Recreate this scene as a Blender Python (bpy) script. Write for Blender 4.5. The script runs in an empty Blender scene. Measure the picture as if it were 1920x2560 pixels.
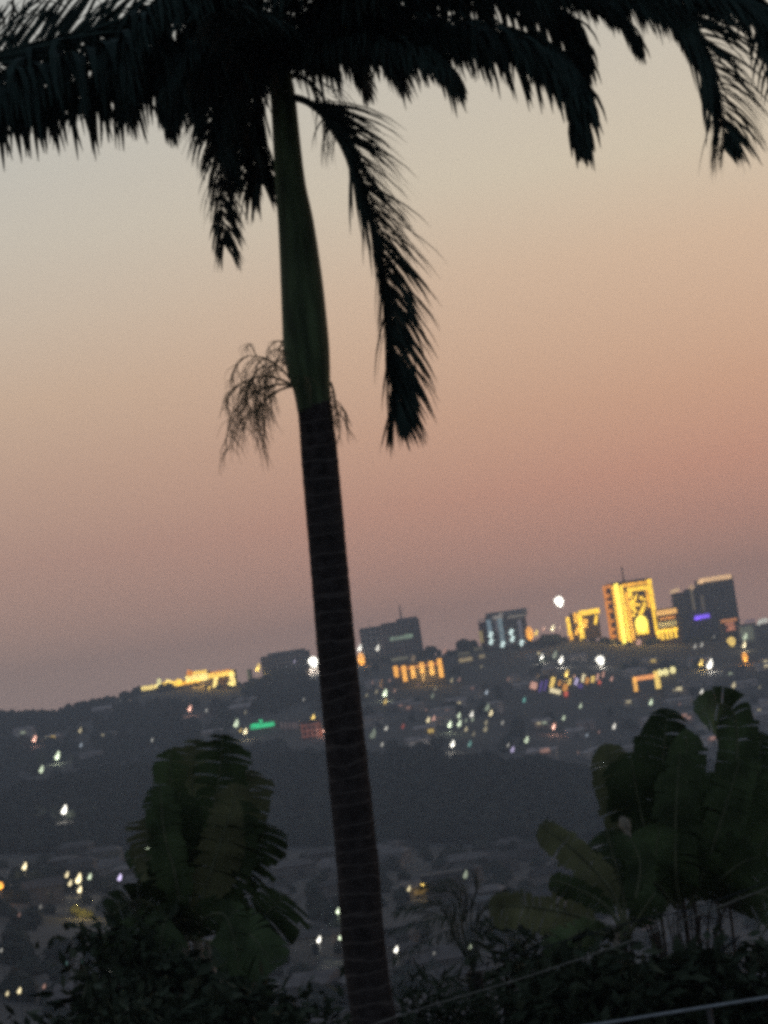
import bpy, math, random
from mathutils import Vector, noise
from math import radians, sin, cos, pi
import numpy as np

random.seed(7)
S = bpy.context.scene
COL = S.collection

# ------------------------------------------------------------------ camera
F = 6400.0                       # focal length in photo pixels (1920 wide)
ROLL, PITCH = radians(8.5), radians(4.24)
fwd = Vector((0, cos(PITCH), sin(PITCH)))
rt0 = Vector((1, 0, 0)); up0 = Vector((0, -sin(PITCH), cos(PITCH)))
CR = rt0 * cos(ROLL) - up0 * sin(ROLL)
CU = rt0 * sin(ROLL) + up0 * cos(ROLL)
cam = bpy.data.cameras.new('camera'); camo = bpy.data.objects.new('camera', cam); COL.objects.link(camo)
from mathutils import Matrix
m = Matrix((CR, CU, -fwd)).transposed().to_4x4()
camo.matrix_world = m
cam.sensor_fit = 'HORIZONTAL'; cam.sensor_width = 36; cam.lens = F / 1920 * 36
cam.clip_start = 0.1; cam.clip_end = 12000
S.camera = camo
# ------------------------------------------------------------------ world
SUN_EL, SUN_AZ = radians(1.5), radians(38)      # azimuth to the right of the view
w = bpy.data.worlds.new('World'); S.world = w; w.use_nodes = True
nt = w.node_tree; N = nt.nodes; L = nt.links; N.clear()
out = N.new('ShaderNodeOutputWorld'); bg = N.new('ShaderNodeBackground'); L.new(bg.outputs[0], out.inputs[0])
tc = N.new('ShaderNodeTexCoord'); sp = N.new('ShaderNodeSeparateXYZ'); L.new(tc.outputs['Generated'], sp.inputs[0])
def s2l(c): return tuple(((v / 255) / 12.92 if v <= 10 else ((v / 255 + .055) / 1.055) ** 2.4) for v in c)
def sramp(stops):
    r = N.new('ShaderNodeValToRGB'); cr = r.color_ramp; cr.interpolation = 'LINEAR'
    mr = N.new('ShaderNodeMapRange'); mr.inputs[1].default_value = 0; mr.inputs[2].default_value = 1.0
    mr.inputs[3].default_value = 0; mr.inputs[4].default_value = 1
    mul = N.new('ShaderNodeMath'); mul.operation = 'POWER'; mul.use_clamp = True; mul.inputs[1].default_value = 0.5
    L.new(sp.outputs[2], mul.inputs[0]); L.new(mul.outputs[0], r.inputs[0])
    while len(cr.elements) > 1: cr.elements.remove(cr.elements[-1])
    for i, (deg, c) in enumerate(stops):
        p = math.sqrt(max(sin(radians(deg)), 0))
        e = cr.elements[0] if i == 0 else cr.elements.new(p)
        e.position = p; e.color = (*s2l(c), 1)
    return r
rl = sramp([(0, (204, 178, 172)), (1.5, (194, 170, 163)), (2.8, (191, 159, 150)), (4.2, (189, 153, 143)), (6, (200, 165, 147)), (7.8, (209, 179, 155)), (9.5, (208, 190, 171)),
            (11.3, (205, 195, 181)), (13, (198, 195, 186)), (16, (188, 188, 182)), (24, (140, 150, 158)), (40, (92, 106, 122)), (90, (62, 76, 96))])
rr = sramp([(0, (204, 170, 164)), (1.2, (204, 166, 158)), (2.1, (207, 159, 149)), (3, (207, 151, 139)), (4.3, (214, 153, 134)), (6, (217, 166, 139)), (7, (218, 174, 146)), (9.2, (220, 187, 159)),
            (11.3, (215, 199, 175)), (13.5, (207, 197, 180)), (16, (192, 190, 182)), (24, (148, 154, 156)), (40, (96, 108, 122)), (90, (62, 76, 96))])
mx = N.new('ShaderNodeMix'); mx.data_type = 'RGBA'
mr = N.new('ShaderNodeMapRange'); mr.interpolation_type = 'SMOOTHSTEP'
mr.inputs[1].default_value = -0.26; mr.inputs[2].default_value = 0.15
L.new(sp.outputs[0], mr.inputs[0]); L.new(mr.outputs[0], mx.inputs[0]); L.new(rl.outputs[0], mx.inputs[6]); L.new(rr.outputs[0], mx.inputs[7])
# the sky behind the viewer, away from the sunset, is darker and bluer
mb = N.new('ShaderNodeMapRange'); mb.inputs[1].default_value = 0.8; mb.inputs[2].default_value = -0.4; mb.interpolation_type = 'SMOOTHSTEP'
L.new(sp.outputs[1], mb.inputs[0])
mx2 = N.new('ShaderNodeMix'); mx2.data_type = 'RGBA'; L.new(mb.outputs[0], mx2.inputs[0]); L.new(mx.outputs[2], mx2.inputs[6])
mx2.inputs[7].default_value = (*s2l((84, 92, 106)), 1)
sky = N.new('ShaderNodeTexSky'); sky.sky_type = 'NISHITA'; sky.sun_disc = False; sky.sun_elevation = SUN_EL; sky.sun_rotation = SUN_AZ
ad = N.new('ShaderNodeMix'); ad.data_type = 'RGBA'; ad.blend_type = 'ADD'; ad.inputs[0].default_value = 0.03
L.new(mx2.outputs[2], ad.inputs[6]); L.new(sky.outputs[0], ad.inputs[7])
L.new(ad.outputs[2], bg.inputs[0]); bg.inputs[1].default_value = 1.0
# ------------------------------------------------------------------ sun
sl = bpy.data.lights.new('sun', 'SUN'); sl.energy = 0.12; sl.angle = radians(12); sl.color = (1, .62, .42)
so = bpy.data.objects.new('sun', sl); COL.objects.link(so)
sd = Vector((sin(SUN_AZ) * cos(SUN_EL), cos(SUN_AZ) * cos(SUN_EL), sin(SUN_EL)))
so.rotation_euler = (-sd).to_track_quat('-Z', 'Y').to_euler()
S.view_settings.view_transform = 'Standard'; S.view_settings.look = 'None'; S.view_settings.exposure = 0; S.view_settings.gamma = 1
cy = S.cycles
cy.use_denoising = False; cy.filter_width = 4.0; cy.pixel_filter_type = 'BLACKMAN_HARRIS'
cy.sample_clamp_indirect = 1.0; cy.max_bounces = 4; cy.volume_bounces = 0; cy.caustics_reflective = False

# ------------------------------------------------------------------ helpers
def P(px, py, Y):
    """the point at depth Y (metres north) seen at this photo position"""
    d = fwd + CR * ((px - 960) / F) - CU * ((py - 1280) / F)
    return d * (Y / d.y)
def ray(px, py):
    d = fwd + CR * ((px - 960) / F) - CU * ((py - 1280) / F)
    return d / d.y
def fb(v, o=4): return noise.fractal(Vector(v), 1.0, 2.0, o)

def tag(o, label=None, cat=None, group=None, kind=None):
    if label: o['label'] = label
    if cat: o['category'] = cat
    if group: o['group'] = group
    if kind: o['kind'] = kind
    return o
def empty(name, loc, rz=0, label=None, cat=None, group=None):
    o = bpy.data.objects.new(name, None); COL.objects.link(o); o.location = loc; o.rotation_euler = (0, 0, rz)
    o.empty_display_size = 0.3
    return tag(o, label, cat, group)

class MB:
    def __init__(s, org=(0, 0, 0)): s.v = []; s.f = []; s.o = Vector(org); s.m = []; s.k = 0
    def add(s, vs, fs):
        b = len(s.v); s.v += [tuple(Vector(p) - s.o) for p in vs]; s.f += [tuple(i + b for i in f) for f in fs]; s.m += [s.k] * len(fs)
    def box(s, c, sz, rz=0, tilt=0):
        c = Vector(c); hx, hy, hz = sz[0] / 2, sz[1] / 2, sz[2] / 2; vs = []
        for dz in (-1, 1):
            for dx, dy in ((-1, -1), (1, -1), (1, 1), (-1, 1)):
                x, y, z = dx * hx, dy * hy, dz * hz
                x, z = x * cos(tilt) + z * sin(tilt), -x * sin(tilt) + z * cos(tilt)
                x, y = x * cos(rz) - y * sin(rz), x * sin(rz) + y * cos(rz)
                vs.append(c + Vector((x, y, z)))
        s.add(vs, [(3, 2, 1, 0), (4, 5, 6, 7), (0, 1, 5, 4), (1, 2, 6, 5), (2, 3, 7, 6), (3, 0, 4, 7)])
    def tube(s, pts, rad, n=8, cap=True):
        pts = [Vector(p) for p in pts]; vs = []; fs = []
        if not hasattr(rad, '__len__'): rad = [rad] * len(pts)
        ref = Vector((0.123, 0.9, 0.3)).normalized()
        for i, p in enumerate(pts):
            t = (pts[min(i + 1, len(pts) - 1)] - pts[max(i - 1, 0)])
            t = t.normalized() if t.length else Vector((0, 0, 1))
            a = t.cross(ref)
            if a.length < .05: a = t.cross(Vector((1, 0, 0)))
            a.normalize(); b = t.cross(a)
            for k in range(n):
                an = 2 * pi * k / n; vs.append(p + (a * cos(an) + b * sin(an)) * rad[i])
        for i in range(len(pts) - 1):
            for k in range(n):
                k2 = (k + 1) % n
                fs.append((i * n + k, i * n + k2, (i + 1) * n + k2, (i + 1) * n + k))
        if cap: fs.append(tuple(range(n))[::-1]); fs.append(tuple(range((len(pts) - 1) * n, len(pts) * n)))
        s.add(vs, fs)
    def ball(s, c, r, nu=10, nv=7, tilt=0, jit=0):
        c = Vector(c); vs = []; fs = []
        if not hasattr(r, '__len__'): r = (r, r, r)
        for j in range(nv + 1):
            ph = pi * j / nv
            for k in range(nu):
                th = 2 * pi * k / nu
                x, y, z = r[0] * sin(ph) * cos(th), r[1] * sin(ph) * sin(th), r[2] * cos(ph)
                q = 1 + random.uniform(-jit, jit); x *= q; y *= q; z *= q
                x, z = x * cos(tilt) + z * sin(tilt), -x * sin(tilt) + z * cos(tilt)
                vs.append(c + Vector((x, y, z)))
        for j in range(nv):
            for k in range(nu):
                k2 = (k + 1) % nu; fs.append((j * nu + k, (j + 1) * nu + k, (j + 1) * nu + k2, j * nu + k2))
        s.add(vs, fs)
    def mesh(s, name, mats, smooth=False):
        me = bpy.data.meshes.new(name); me.from_pydata(s.v, [], s.f)
        for mt in (mats if isinstance(mats, (list, tuple)) else [mats]): me.materials.append(mt)
        if any(s.m): me.polygons.foreach_set('material_index', s.m)
        if smooth: me.polygons.foreach_set('use_smooth', [True] * len(s.f))
        me.update(); return me
    def build(s, name, mats, parent=None, smooth=False, loc=None):
        o = bpy.data.objects.new(name, s.mesh(name, mats, smooth)); COL.objects.link(o)
        if parent: o.parent = parent
        elif loc is None: o.location = s.o
        if loc is not None: o.location = loc
        return o

def mat(name, col, rough=.75, var=.25, scale=3.0, bump=0, spec=.3, obj_rand=0, stretch=None):
    mt = bpy.data.materials.new(name); mt.use_nodes = True; n = mt.node_tree.nodes; l = mt.node_tree.links
    b = n['Principled BSDF']; b.inputs['Roughness'].default_value = rough; b.inputs['Specular IOR Level'].default_value = spec
    t = n.new('ShaderNodeTexCoord'); no = n.new('ShaderNodeTexNoise'); no.inputs['Scale'].default_value = scale; no.inputs['Detail'].default_value = 5
    src = t.outputs['Object']
    if stretch:
        mp = n.new('ShaderNodeMapping'); mp.inputs['Scale'].default_value = stretch; l.new(src, mp.inputs[0]); src = mp.outputs[0]
    l.new(src, no.inputs['Vector'])
    r = n.new('ShaderNodeValToRGB'); r.color_ramp.elements[0].position = .3; r.color_ramp.elements[1].position = .7
    r.color_ramp.elements[0].color = (*[c * (1 - var) for c in col], 1); r.color_ramp.elements[1].color = (*[min(1, c * (1 + var)) for c in col], 1)
    l.new(no.outputs[0], r.inputs[0]); last = r.outputs[0]
    if obj_rand:
        oi = n.new('ShaderNodeObjectInfo'); hs = n.new('ShaderNodeHueSaturation'); m1 = n.new('ShaderNodeMapRange')
        m1.inputs[3].default_value = 1 - obj_rand; m1.inputs[4].default_value = 1 + obj_rand
        l.new(oi.outputs['Random'], m1.inputs[0]); l.new(m1.outputs[0], hs.inputs['Value']); l.new(last, hs.inputs['Color']); last = hs.outputs[0]
    l.new(last, b.inputs['Base Color'])
    if bump:
        bp = n.new('ShaderNodeBump'); bp.inputs['Strength'].default_value = bump; l.new(no.outputs[0], bp.inputs['Height']); l.new(bp.outputs[0], b.inputs['Normal'])
    return mt
def emat(name, col, strength, var=0, scale=.6):
    mt = bpy.data.materials.new(name); mt.use_nodes = True; n = mt.node_tree.nodes; l = mt.node_tree.links
    b = n['Principled BSDF']; b.inputs['Base Color'].default_value = (.3, .3, .3, 1); c = (*s2l(col), 1)
    b.inputs['Emission Color'].default_value = c; b.inputs['Emission Strength'].default_value = strength
    if var:
        t = n.new('ShaderNodeTexCoord'); no = n.new('ShaderNodeTexNoise'); no.inputs['Scale'].default_value = scale; no.inputs['Detail'].default_value = 3
        l.new(t.outputs['Object'], no.inputs[0]); m1 = n.new('ShaderNodeMapRange'); m1.inputs[1].default_value = .3; m1.inputs[2].default_value = .7
        m1.inputs[3].default_value = strength * (1 - var); m1.inputs[4].default_value = strength * (1 + var)
        l.new(no.outputs[0], m1.inputs[0]); l.new(m1.outputs[0], b.inputs['Emission Strength'])
    mt.cycles.emission_sampling = 'NONE'
    return mt

M = {}
M['ground'] = mat('earth and grass', (.095, .088, .082), scale=.02, var=.5, rough=.95)
M['forest'] = mat('far foliage', (.028, .036, .026), scale=.15, var=.5, rough=.9)
M['leaf'] = mat('banana leaf', (.085, .125, .055), scale=3, var=.55, rough=.6, spec=.15, obj_rand=.3)
M['leaf_olive'] = mat('worn banana leaf', (.17, .18, .09), scale=3, var=.5, rough=.65, spec=.15, obj_rand=.25)
M['rib'] = mat('leaf stalk', (.17, .19, .11), scale=6, var=.35)
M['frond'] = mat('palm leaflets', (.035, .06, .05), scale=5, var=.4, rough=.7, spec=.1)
M['shaft'] = mat('crownshaft green', (.085, .125, .055), scale=5, var=.55, rough=.7, stretch=(3, 3, .35), bump=.25)
M['stalk'] = mat('dry flower stalk', (.24, .19, .11), scale=8, var=.3)
M['dry'] = mat('pale dry sheath', (.36, .32, .25), scale=7, var=.3, stretch=(3, 3, .6))
M['bush'] = mat('shrub leaves', (.06, .08, .05), scale=6, var=.5, spec=.1)
M['bush_red'] = mat('reddish shrub leaves', (.055, .036, .026), scale=6, var=.5, spec=.1)
M['twig'] = mat('twig bark', (.07, .06, .05), scale=9, var=.3)
M['metal'] = mat('galvanised pipe', (.42, .46, .48), scale=12, var=.2, rough=.45)
M['cable'] = mat('weathered cable', (.3, .29, .25), scale=12, var=.2)
M['cable_dark'] = mat('black cable', (.04, .045, .045), scale=12, var=.2)
M['wood'] = mat('wooden pole', (.12, .09, .07), scale=8, var=.3)
M['wall'] = mat('house plaster', (.22, .19, .17), scale=.4, var=.3, obj_rand=.55)
M['roof'] = mat('house roof sheet', (.17, .145, .135), scale=.3, var=.3, obj_rand=.7)
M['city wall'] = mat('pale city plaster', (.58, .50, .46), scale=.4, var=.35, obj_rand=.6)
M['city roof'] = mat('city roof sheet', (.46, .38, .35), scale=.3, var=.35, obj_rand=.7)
M['roof_pale'] = mat('pale roof sheet', (.42, .42, .42), scale=.3, var=.25)
M['tower'] = mat('tower cladding', (.26, .235, .25), scale=.08, var=.35)
M['tower_brown'] = mat('brown tower cladding', (.12, .075, .045), scale=.08, var=.4)
M['tower_pale'] = mat('pale tower cladding', (.40, .38, .385), scale=.08, var=.3)
M['glass'] = mat('dark window glass', (.03, .035, .045), rough=.15, var=.1, spec=.5)
M['pole'] = mat('lamp pole steel', (.12, .12, .12), var=.1)
# trunk with ring scars
tm = mat('palm trunk bark', (.052, .044, .042), scale=14, var=.4, rough=.95, spec=.1); M['trunk'] = tm
n = tm.node_tree.nodes; l = tm.node_tree.links
t = n.new('ShaderNodeTexCoord'); mp = n.new('ShaderNodeMapping'); mp.inputs['Scale'].default_value = (.35, .35, 1)
l.new(t.outputs['Object'], mp.inputs[0])
wv = n.new('ShaderNodeTexWave'); wv.bands_direction = 'Z'; wv.inputs['Scale'].default_value = 2.7; wv.inputs['Distortion'].default_value = 4.5; wv.inputs['Detail'].default_value = 3; wv.inputs['Detail Scale'].default_value = 2.5
l.new(mp.outputs[0], wv.inputs[0])
rp = n.new('ShaderNodeValToRGB'); rp.color_ramp.elements[0].position = .93; rp.color_ramp.elements[1].position = .99
l.new(wv.outputs[1], rp.inputs[0])
mxx = n.new('ShaderNodeMix'); mxx.data_type = 'RGBA'; l.new(rp.outputs[0], mxx.inputs[0])
bs = n['Principled BSDF']; lk = bs.inputs['Base Color'].links[0].from_socket; l.new(lk, mxx.inputs[6]); mxx.inputs[7].default_value = (.115, .10, .092, 1)
l.new(mxx.outputs[2], bs.inputs['Base Color'])

# ------------------------------------------------------------------ terrain
def azel(px, py): d = ray(px, py); return d.x, d.z
RIDGE = [(-300, 1815), (0, 1800), (63, 1793), (134, 1790), (203, 1771), (300, 1758), (352, 1735), (462, 1722), (577, 1722), (631, 1710), (700, 1690), (830, 1665), (900, 1650), (1000, 1648), (1060, 1642),
         (1150, 1640), (1200, 1632), (1320, 1615), (1420, 1598), (1500, 1600), (1560, 1612), (1640, 1606), (1720, 1605), (1840, 1590), (1920, 1580), (2200, 1550)]
WOOD = [(-300, 1990), (0, 1978), (84, 1945), (182, 1932), (243, 1922), (330, 1908), (430, 1905), (605, 1895), (703, 1880), (860, 1868), (1000, 1862), (1130, 1870),
        (1250, 1885), (1400, 1905), (1500, 1925), (1600, 1925), (1750, 1905), (1920, 1890), (2200, 1860)]
ra = [azel(*p) for p in RIDGE]; wa = [azel(*p) for p in WOOD]
rx, rz_ = [a[0] for a in ra], [a[1] for a in ra]; wx, wz_ = [a[0] for a in wa], [a[1] for a in wa]
DR, DW = 2200.0, 1350.0
TREE = 7.0
def terrain(x, y):
    y = max(y, -200)
    a = max(-.6, min(.6, x / max(y, 60)))
    zr = float(np.interp(a, rx, rz_)) * DR
    zw = float(np.interp(a, wx, wz_)) * DW - TREE
    zf = -57 - 125 * max(-.2, min(.2, a))
    ds = [-200, 20, 34, 120, 300, 460, 1010, DW, 1480, DR, 2350, 3600]
    zs = [-6, -6.3, -8.5, -26, -50, zf - 6 if zf > -50 else zf, zf - 1, zw, zw - 6, zr, zr - 6, zr - 180]
    z = float(np.interp(y, ds, zs))
    if y > 200: z += 1.6 * fb((x / 90, y / 90, 0), 3) * min(1, (y - 200) / 200)
    elif y > 0: z += .12 * fb((x / 2, y / 2, 5), 2)
    return z
g = MB()
ys = [-150, -60, -20] + [0 + 3 * i for i in range(20)] + list(np.geomspace(62, 3400, 120))
nu = 150
for j, y in enumerate(ys):
    wdt = 60 + max(y, 0) * .42
    for i in range(nu + 1):
        x = -wdt + 2 * wdt * i / nu; g.v.append((x, y, terrain(x, y)))
for j in range(len(ys) - 1):
    for i in range(nu):
        a = j * (nu + 1) + i; g.f.append((a, a + 1, a + nu + 2, a + nu + 1)); g.m.append(0)
tag(g.build('ground', M['ground'], smooth=True), kind='structure')

def march(px, py, h, y0=380):
    d = ray(px, py); y = y0
    while y < 2195:
        if d.z * y - terrain(d.x * y, y) < h: return y
        y += 4
    return None

LAMPS = LAMPS_ = [ # px,py,tint,size,brightness
 (474,1771,'pink',1.0,1.5),(516,1776,'white',.6,.5),(380,1850,'white',.6,.5),(644,1670,'yellow',1.25,1.6),(783,1654,'white',2.1,3.5),(736,1654,'lavender',.6,.4),(759,1749,'white',.6,.3),
 (590,1809,'green-white',1.3,1.2),(613,1781,'cream',.6,.25),(601,1826,'yellow',.7,.7),(613,1828,'cream',1.0,1.4),(782,1796,'yellow',1.2,1.5),(811,1824,'pink',.9,1.4),
 (86,1847,'pink',1.1,1.5),(200,1826,'cream',.9,.6),(202,1863,'cold white',.8,.4),(143,1890,'green-white',1.4,1.6),(103,1924,'green-white',1.15,1.2),(160,2025,'white',1.5,2.2),
 (899,1620,'white',1.15,1.5),(903,1648,'orange',1.7,1.6),(944,1620,'white',1.05,1.3),(974,1701,'pink',.6,.3),(931,1707,'pink',.6,.25),(962,1733,'green-white',1.2,1.6),(963,1754,'yellow',.95,.8),(986,1727,'pink',.6,.35),
 (941,1729,'cream',.8,.25),(916,1738,'cream',.7,.2),(1129,1701,'cream',.75,.45),(1148,1699,'pink',.7,.3),(1045,1712,'pink',.6,.2),(1088,1722,'cream',.6,.3),(1081,1740,'green-white',.9,.2),(1216,1731,'cold white',.75,.7),(1203,1667,'cream',.6,.25),
 (1111,1627,'pink',.9,.5),(1270,1698,'pink',.7,.22),(1340,1582,'yellow',1.0,1.3),(1359,1572,'pink',.7,.9),(1381,1570,'cream',1.0,1.5),(1400,1569,'pink',.5,.7),(1324,1584,'orange',1.8,1.4),
 (1398,1503,'white',2.1,3.5),(1354,1642,'white',.9,1.4),(1402,1650,'white',1.25,2.2),(1387,1637,'green-white',1.3,.3),(1501,1650,'white',1.9,2.6),(1416,1684,'yellow',1.15,1.5),(1529,1697,'pink',.8,.7),  # the faint green-white entry is a bright lamp's halo, added as a lamp
 (1310,1750,'teal',.8,.7),(1451,1765,'green-white',.85,.7),(1409,1795,'green-white',.85,.8),(1384,1816,'pink',1.0,1.4),(1535,1816,'white',.95,1.1),(1467,1838,'cold white',.65,.35),(1497,1830,'pink',.55,.25),(1627,1756,'green-white',1.0,1.2),
 (1754,1730,'white',.9,1.2),(1834,1713,'cream',.9,.9),(1899,1718,'cream',.6,.25),(1509,1896,'white',1.05,1.4),(1445,1881,'pink',.5,.2),(1699,1760,'pink',.5,.25),
 (1829,1603,'yellow',1.9,1.2),(1863,1592,'green-white',1.1,1.0),(1860,1612,'cream',1.1,1.4),(1862,1643,'orange',1.35,1.4),(1752,1657,'yellow',1.15,1.4),(1774,1661,'white',1.6,2.4),(1737,1616,'white',.85,.5),(1754,1612,'white',.85,.5),(1785,1592,'white',.5,.3),
 (1070,1800,'cream',.95,1.2),(1084,1796,'pink',.85,.8),(1124,1811,'green-white',1.05,1.5),(1147,1789,'green-white',.9,1.1),(1148,1809,'green-white',1.1,1.2),(1179,1786,'white',1.0,1.3),(1181,1799,'green-white',.7,.4),(1165,1823,'cream',.85,.55),(1165,1801,'green-white',.7,.25),
 (1218,1769,'green-white',1.2,.35),(1227,1783,'cream',1.0,1.3),(1215,1806,'cream',.8,.35),(1213,1823,'cream',1.0,.35),(1256,1807,'white',.7,.4),(965,1821,'white',.75,.8),(1007,1816,'red',.85,.3),(1065,1775,'pink',.5,.25),(955,1861,'white',.65,.6),
 (1131,1860,'white',1.1,1.9),(1174,1860,'teal',1.05,.35),(1270,1863,'white',.7,.35),(1281,1874,'lavender',1.0,.7),(1316,1850,'green-white',1.15,.9),(1184,1835,'cream',.8,.2),(932,1835,'green-white',1.6,.22),
 (61,2166,'cream',1.2,1.5),(1,2214,'orange',1.2,1.5),(167,2187,'cream',1.0,1.1),(175,2208,'cream',1.0,1.1),(196,2197,'cream',1.6,1.6),(199,2224,'cream',1.1,1.5),(224,2192,'green-white',1.0,1.0),(299,2194,'lavender',1.1,1.3),(367,2124,'green-white',1.2,1.8),
 (18,2484,'cream',.8,.8),(48,2477,'cream',1.0,1.2),(110,2466,'pink',.8,.3),(271,2427,'white',1.05,1.4),(165,2409,'teal',.7,.15),(205,2404,'teal',.8,.18),(101,2267,'white',.7,.18),(48,2287,'pink',.7,.16),(3,2376,'white',.7,.3),
 (797,2349,'white',1.1,1.7),(845,2277,'green-white',1.0,1.5),(851,2342,'green-white',1.0,1.5),(1058,2205,'yellow',1.3,1.7),(1022,2222,'cream',.9,.8),(1123,2203,'white',1.3,2.2),(1163,2187,'green-white',1.3,.3),(1147,2202,'cream',.7,.4),
 (990,2374,'white',1.05,1.7),(1175,2368,'green-white',.75,.6),(1085,2383,'white',.6,.18),(1754,2207,'yellow',1.4,.38)]
# trees and houses keep off the lit buildings and lamps, which stand in clearings and along streets
KEEP = [(1045, 1680, 70, 40, 2120), (1612, 1705, 50, 35, 1960), (1665, 1672, 30, 24, 1960), (1420, 1710, 105, 40, 1880), (656, 1812, 50, 20, 1890), (775, 1822, 40, 35, 1900), (722, 1812, 30, 22, 1900), (1570, 1600, 80, 40, 2180),
        (1665, 1580, 35, 30, 2180), (1455, 1585, 50, 35, 2180), (1255, 1600, 75, 35, 2180), (1000, 1610, 70, 40, 2180), (470, 1708, 130, 32, 2185), (1000, 1646, 45, 16, 2140), (1178, 1640, 50, 22, 2130), (1824, 1590, 110, 50, 2130),
        (1780, 1560, 75, 50, 2180), (1110, 2225, 70, 60, 700), (1213, 2252, 60, 20, 700), (210, 2286, 60, 40, 700)]
def px_of(p):
    q = Vector(p); d_ = q.dot(fwd); return 960 + q.dot(CR) / d_ * F, 1280 - q.dot(CU) / d_ * F
KEEP += [(q[0], q[1], 8 + 6 * q[3], 8 + 8 * q[3], (march(q[0], q[1], 5.5) or 2150)) for q in LAMPS]
def blocked(x, y, r):
    z = terrain(x, y) + r * .7; px, py = px_of((x, y, z)); rp = r / y * F
    for (kx, ky, kw, kh, kd) in KEEP:
        if kd > y - 3 and abs(px - kx) < kw + rp and abs(py - ky) < kh + rp: return True
    return False
# forest covering the slopes, reads as one mass
fo = MB(); rnd = random.Random(3)
def clump(x, y, r, zb=None):
    if blocked(x, y, r): return
    z = terrain(x, y) if zb is None else zb
    nu_, nv_ = 6, 4; vs = []; fs = []
    k0 = rnd.random() * 6
    for j in range(nv_ + 1):
        ph = pi * j / nv_
        for k in range(nu_):
            th = k0 + 2 * pi * k / nu_; q = 1 + rnd.uniform(-.28, .28)
            vs.append((x + r * sin(ph) * cos(th) * q, y + r * sin(ph) * sin(th) * q, z + r * .55 + r * .85 * cos(ph) * q))
    for j in range(nv_):
        for k in range(nu_):
            k2 = (k + 1) % nu_; fs.append((j * nu_ + k, (j + 1) * nu_ + k, (j + 1) * nu_ + k2, j * nu_ + k2))
    fo.add(vs, fs)
def rnd_at(y0, y1, am=.17):
    y = rnd.uniform(y0, y1); return y * rnd.uniform(-am, am), y
for i in range(3400):
    x, y = rnd_at(1020, 1420); clump(x, y, rnd.uniform(3, 6))
for i in range(2300):
    x, y = rnd_at(1500, 2190)
    if x / y < -.03 or rnd.random() < .18: clump(x, y, rnd.uniform(2.5, 6))
for i in range(420):
    x, y = rnd_at(2170, 2230); clump(x, y, rnd.uniform(2, 4.5) * (1.25 if x / y < -.08 else .8))
for i in range(700):
    x, y = rnd_at(430, 1010); clump(x, y, rnd.uniform(1.5, 3.6))
tag(fo.build('forest', M['forest']), 'dark distant woodland and scattered trees covering the far hill slopes', 'forest', kind='stuff')

# individual skyline trees / low hills of foliage on the ridge
def far_tree(px, py, wpx, Y, label):
    top = P(px, py, Y); z0 = terrain(top.x, Y); r = wpx / 2 / F * Y
    e = empty('tree', (top.x, Y, z0), label=label, cat='tree', group='trees on the ridge')
    b = MB(); b.tube([(0, 0, -1), (0, 0, max(2, top.z - z0 - r))], [.4, .25], 6); b.build('trunk', M['twig'], e)
    c = MB()
    H = top.z - z0
    for k in range(9):
        c.ball((random.uniform(-.6, .6) * r, random.uniform(-.5, .5) * r, H - random.uniform(.45, .75) * min(r, H / 1.3)), min(r, H / 1.3) * random.uniform(.4, .58), 8, 6, jit=.16)
    c.build('crown', M['forest'], e)
far_tree(1168, 1598, 58, 2180, 'dark rounded tree crown on the skyline left of the blue-lit block')
far_tree(1075, 1616, 34, 2180, 'small rounded tree on the skyline right of the twin-level dark block')
far_tree(96, 1778, 60, 2190, 'broad low tree on the left end of the skyline')
far_tree(152, 1772, 24, 2190, 'narrow tree on the skyline at the left, right of the broad low one')
far_tree(215, 1762, 46, 2190, 'tree on the skyline between the left end and the long yellow hall')
far_tree(1375, 1584, 90, 2170, 'wide dark tree crown under the string of small lights left of the gold tower')

# ------------------------------------------------------------------ lit materials
E = {}
def em(col, st, var=0, scale=.6):
    k = (col, st, var)
    if k not in E: E[k] = emat('light %d' % len(E), col, st, var, scale)
    return E[k]
TINT = {'white': (255, 250, 235), 'cold white': (225, 240, 255), 'cream': (255, 236, 185), 'yellow': (255, 214, 110), 'orange': (255, 170, 60), 'pink': (255, 190, 165),
        'lavender': (225, 210, 255), 'green-white': (236, 252, 214), 'teal': (130, 215, 200), 'red': (255, 110, 80), 'purple': (150, 110, 235)}
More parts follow.
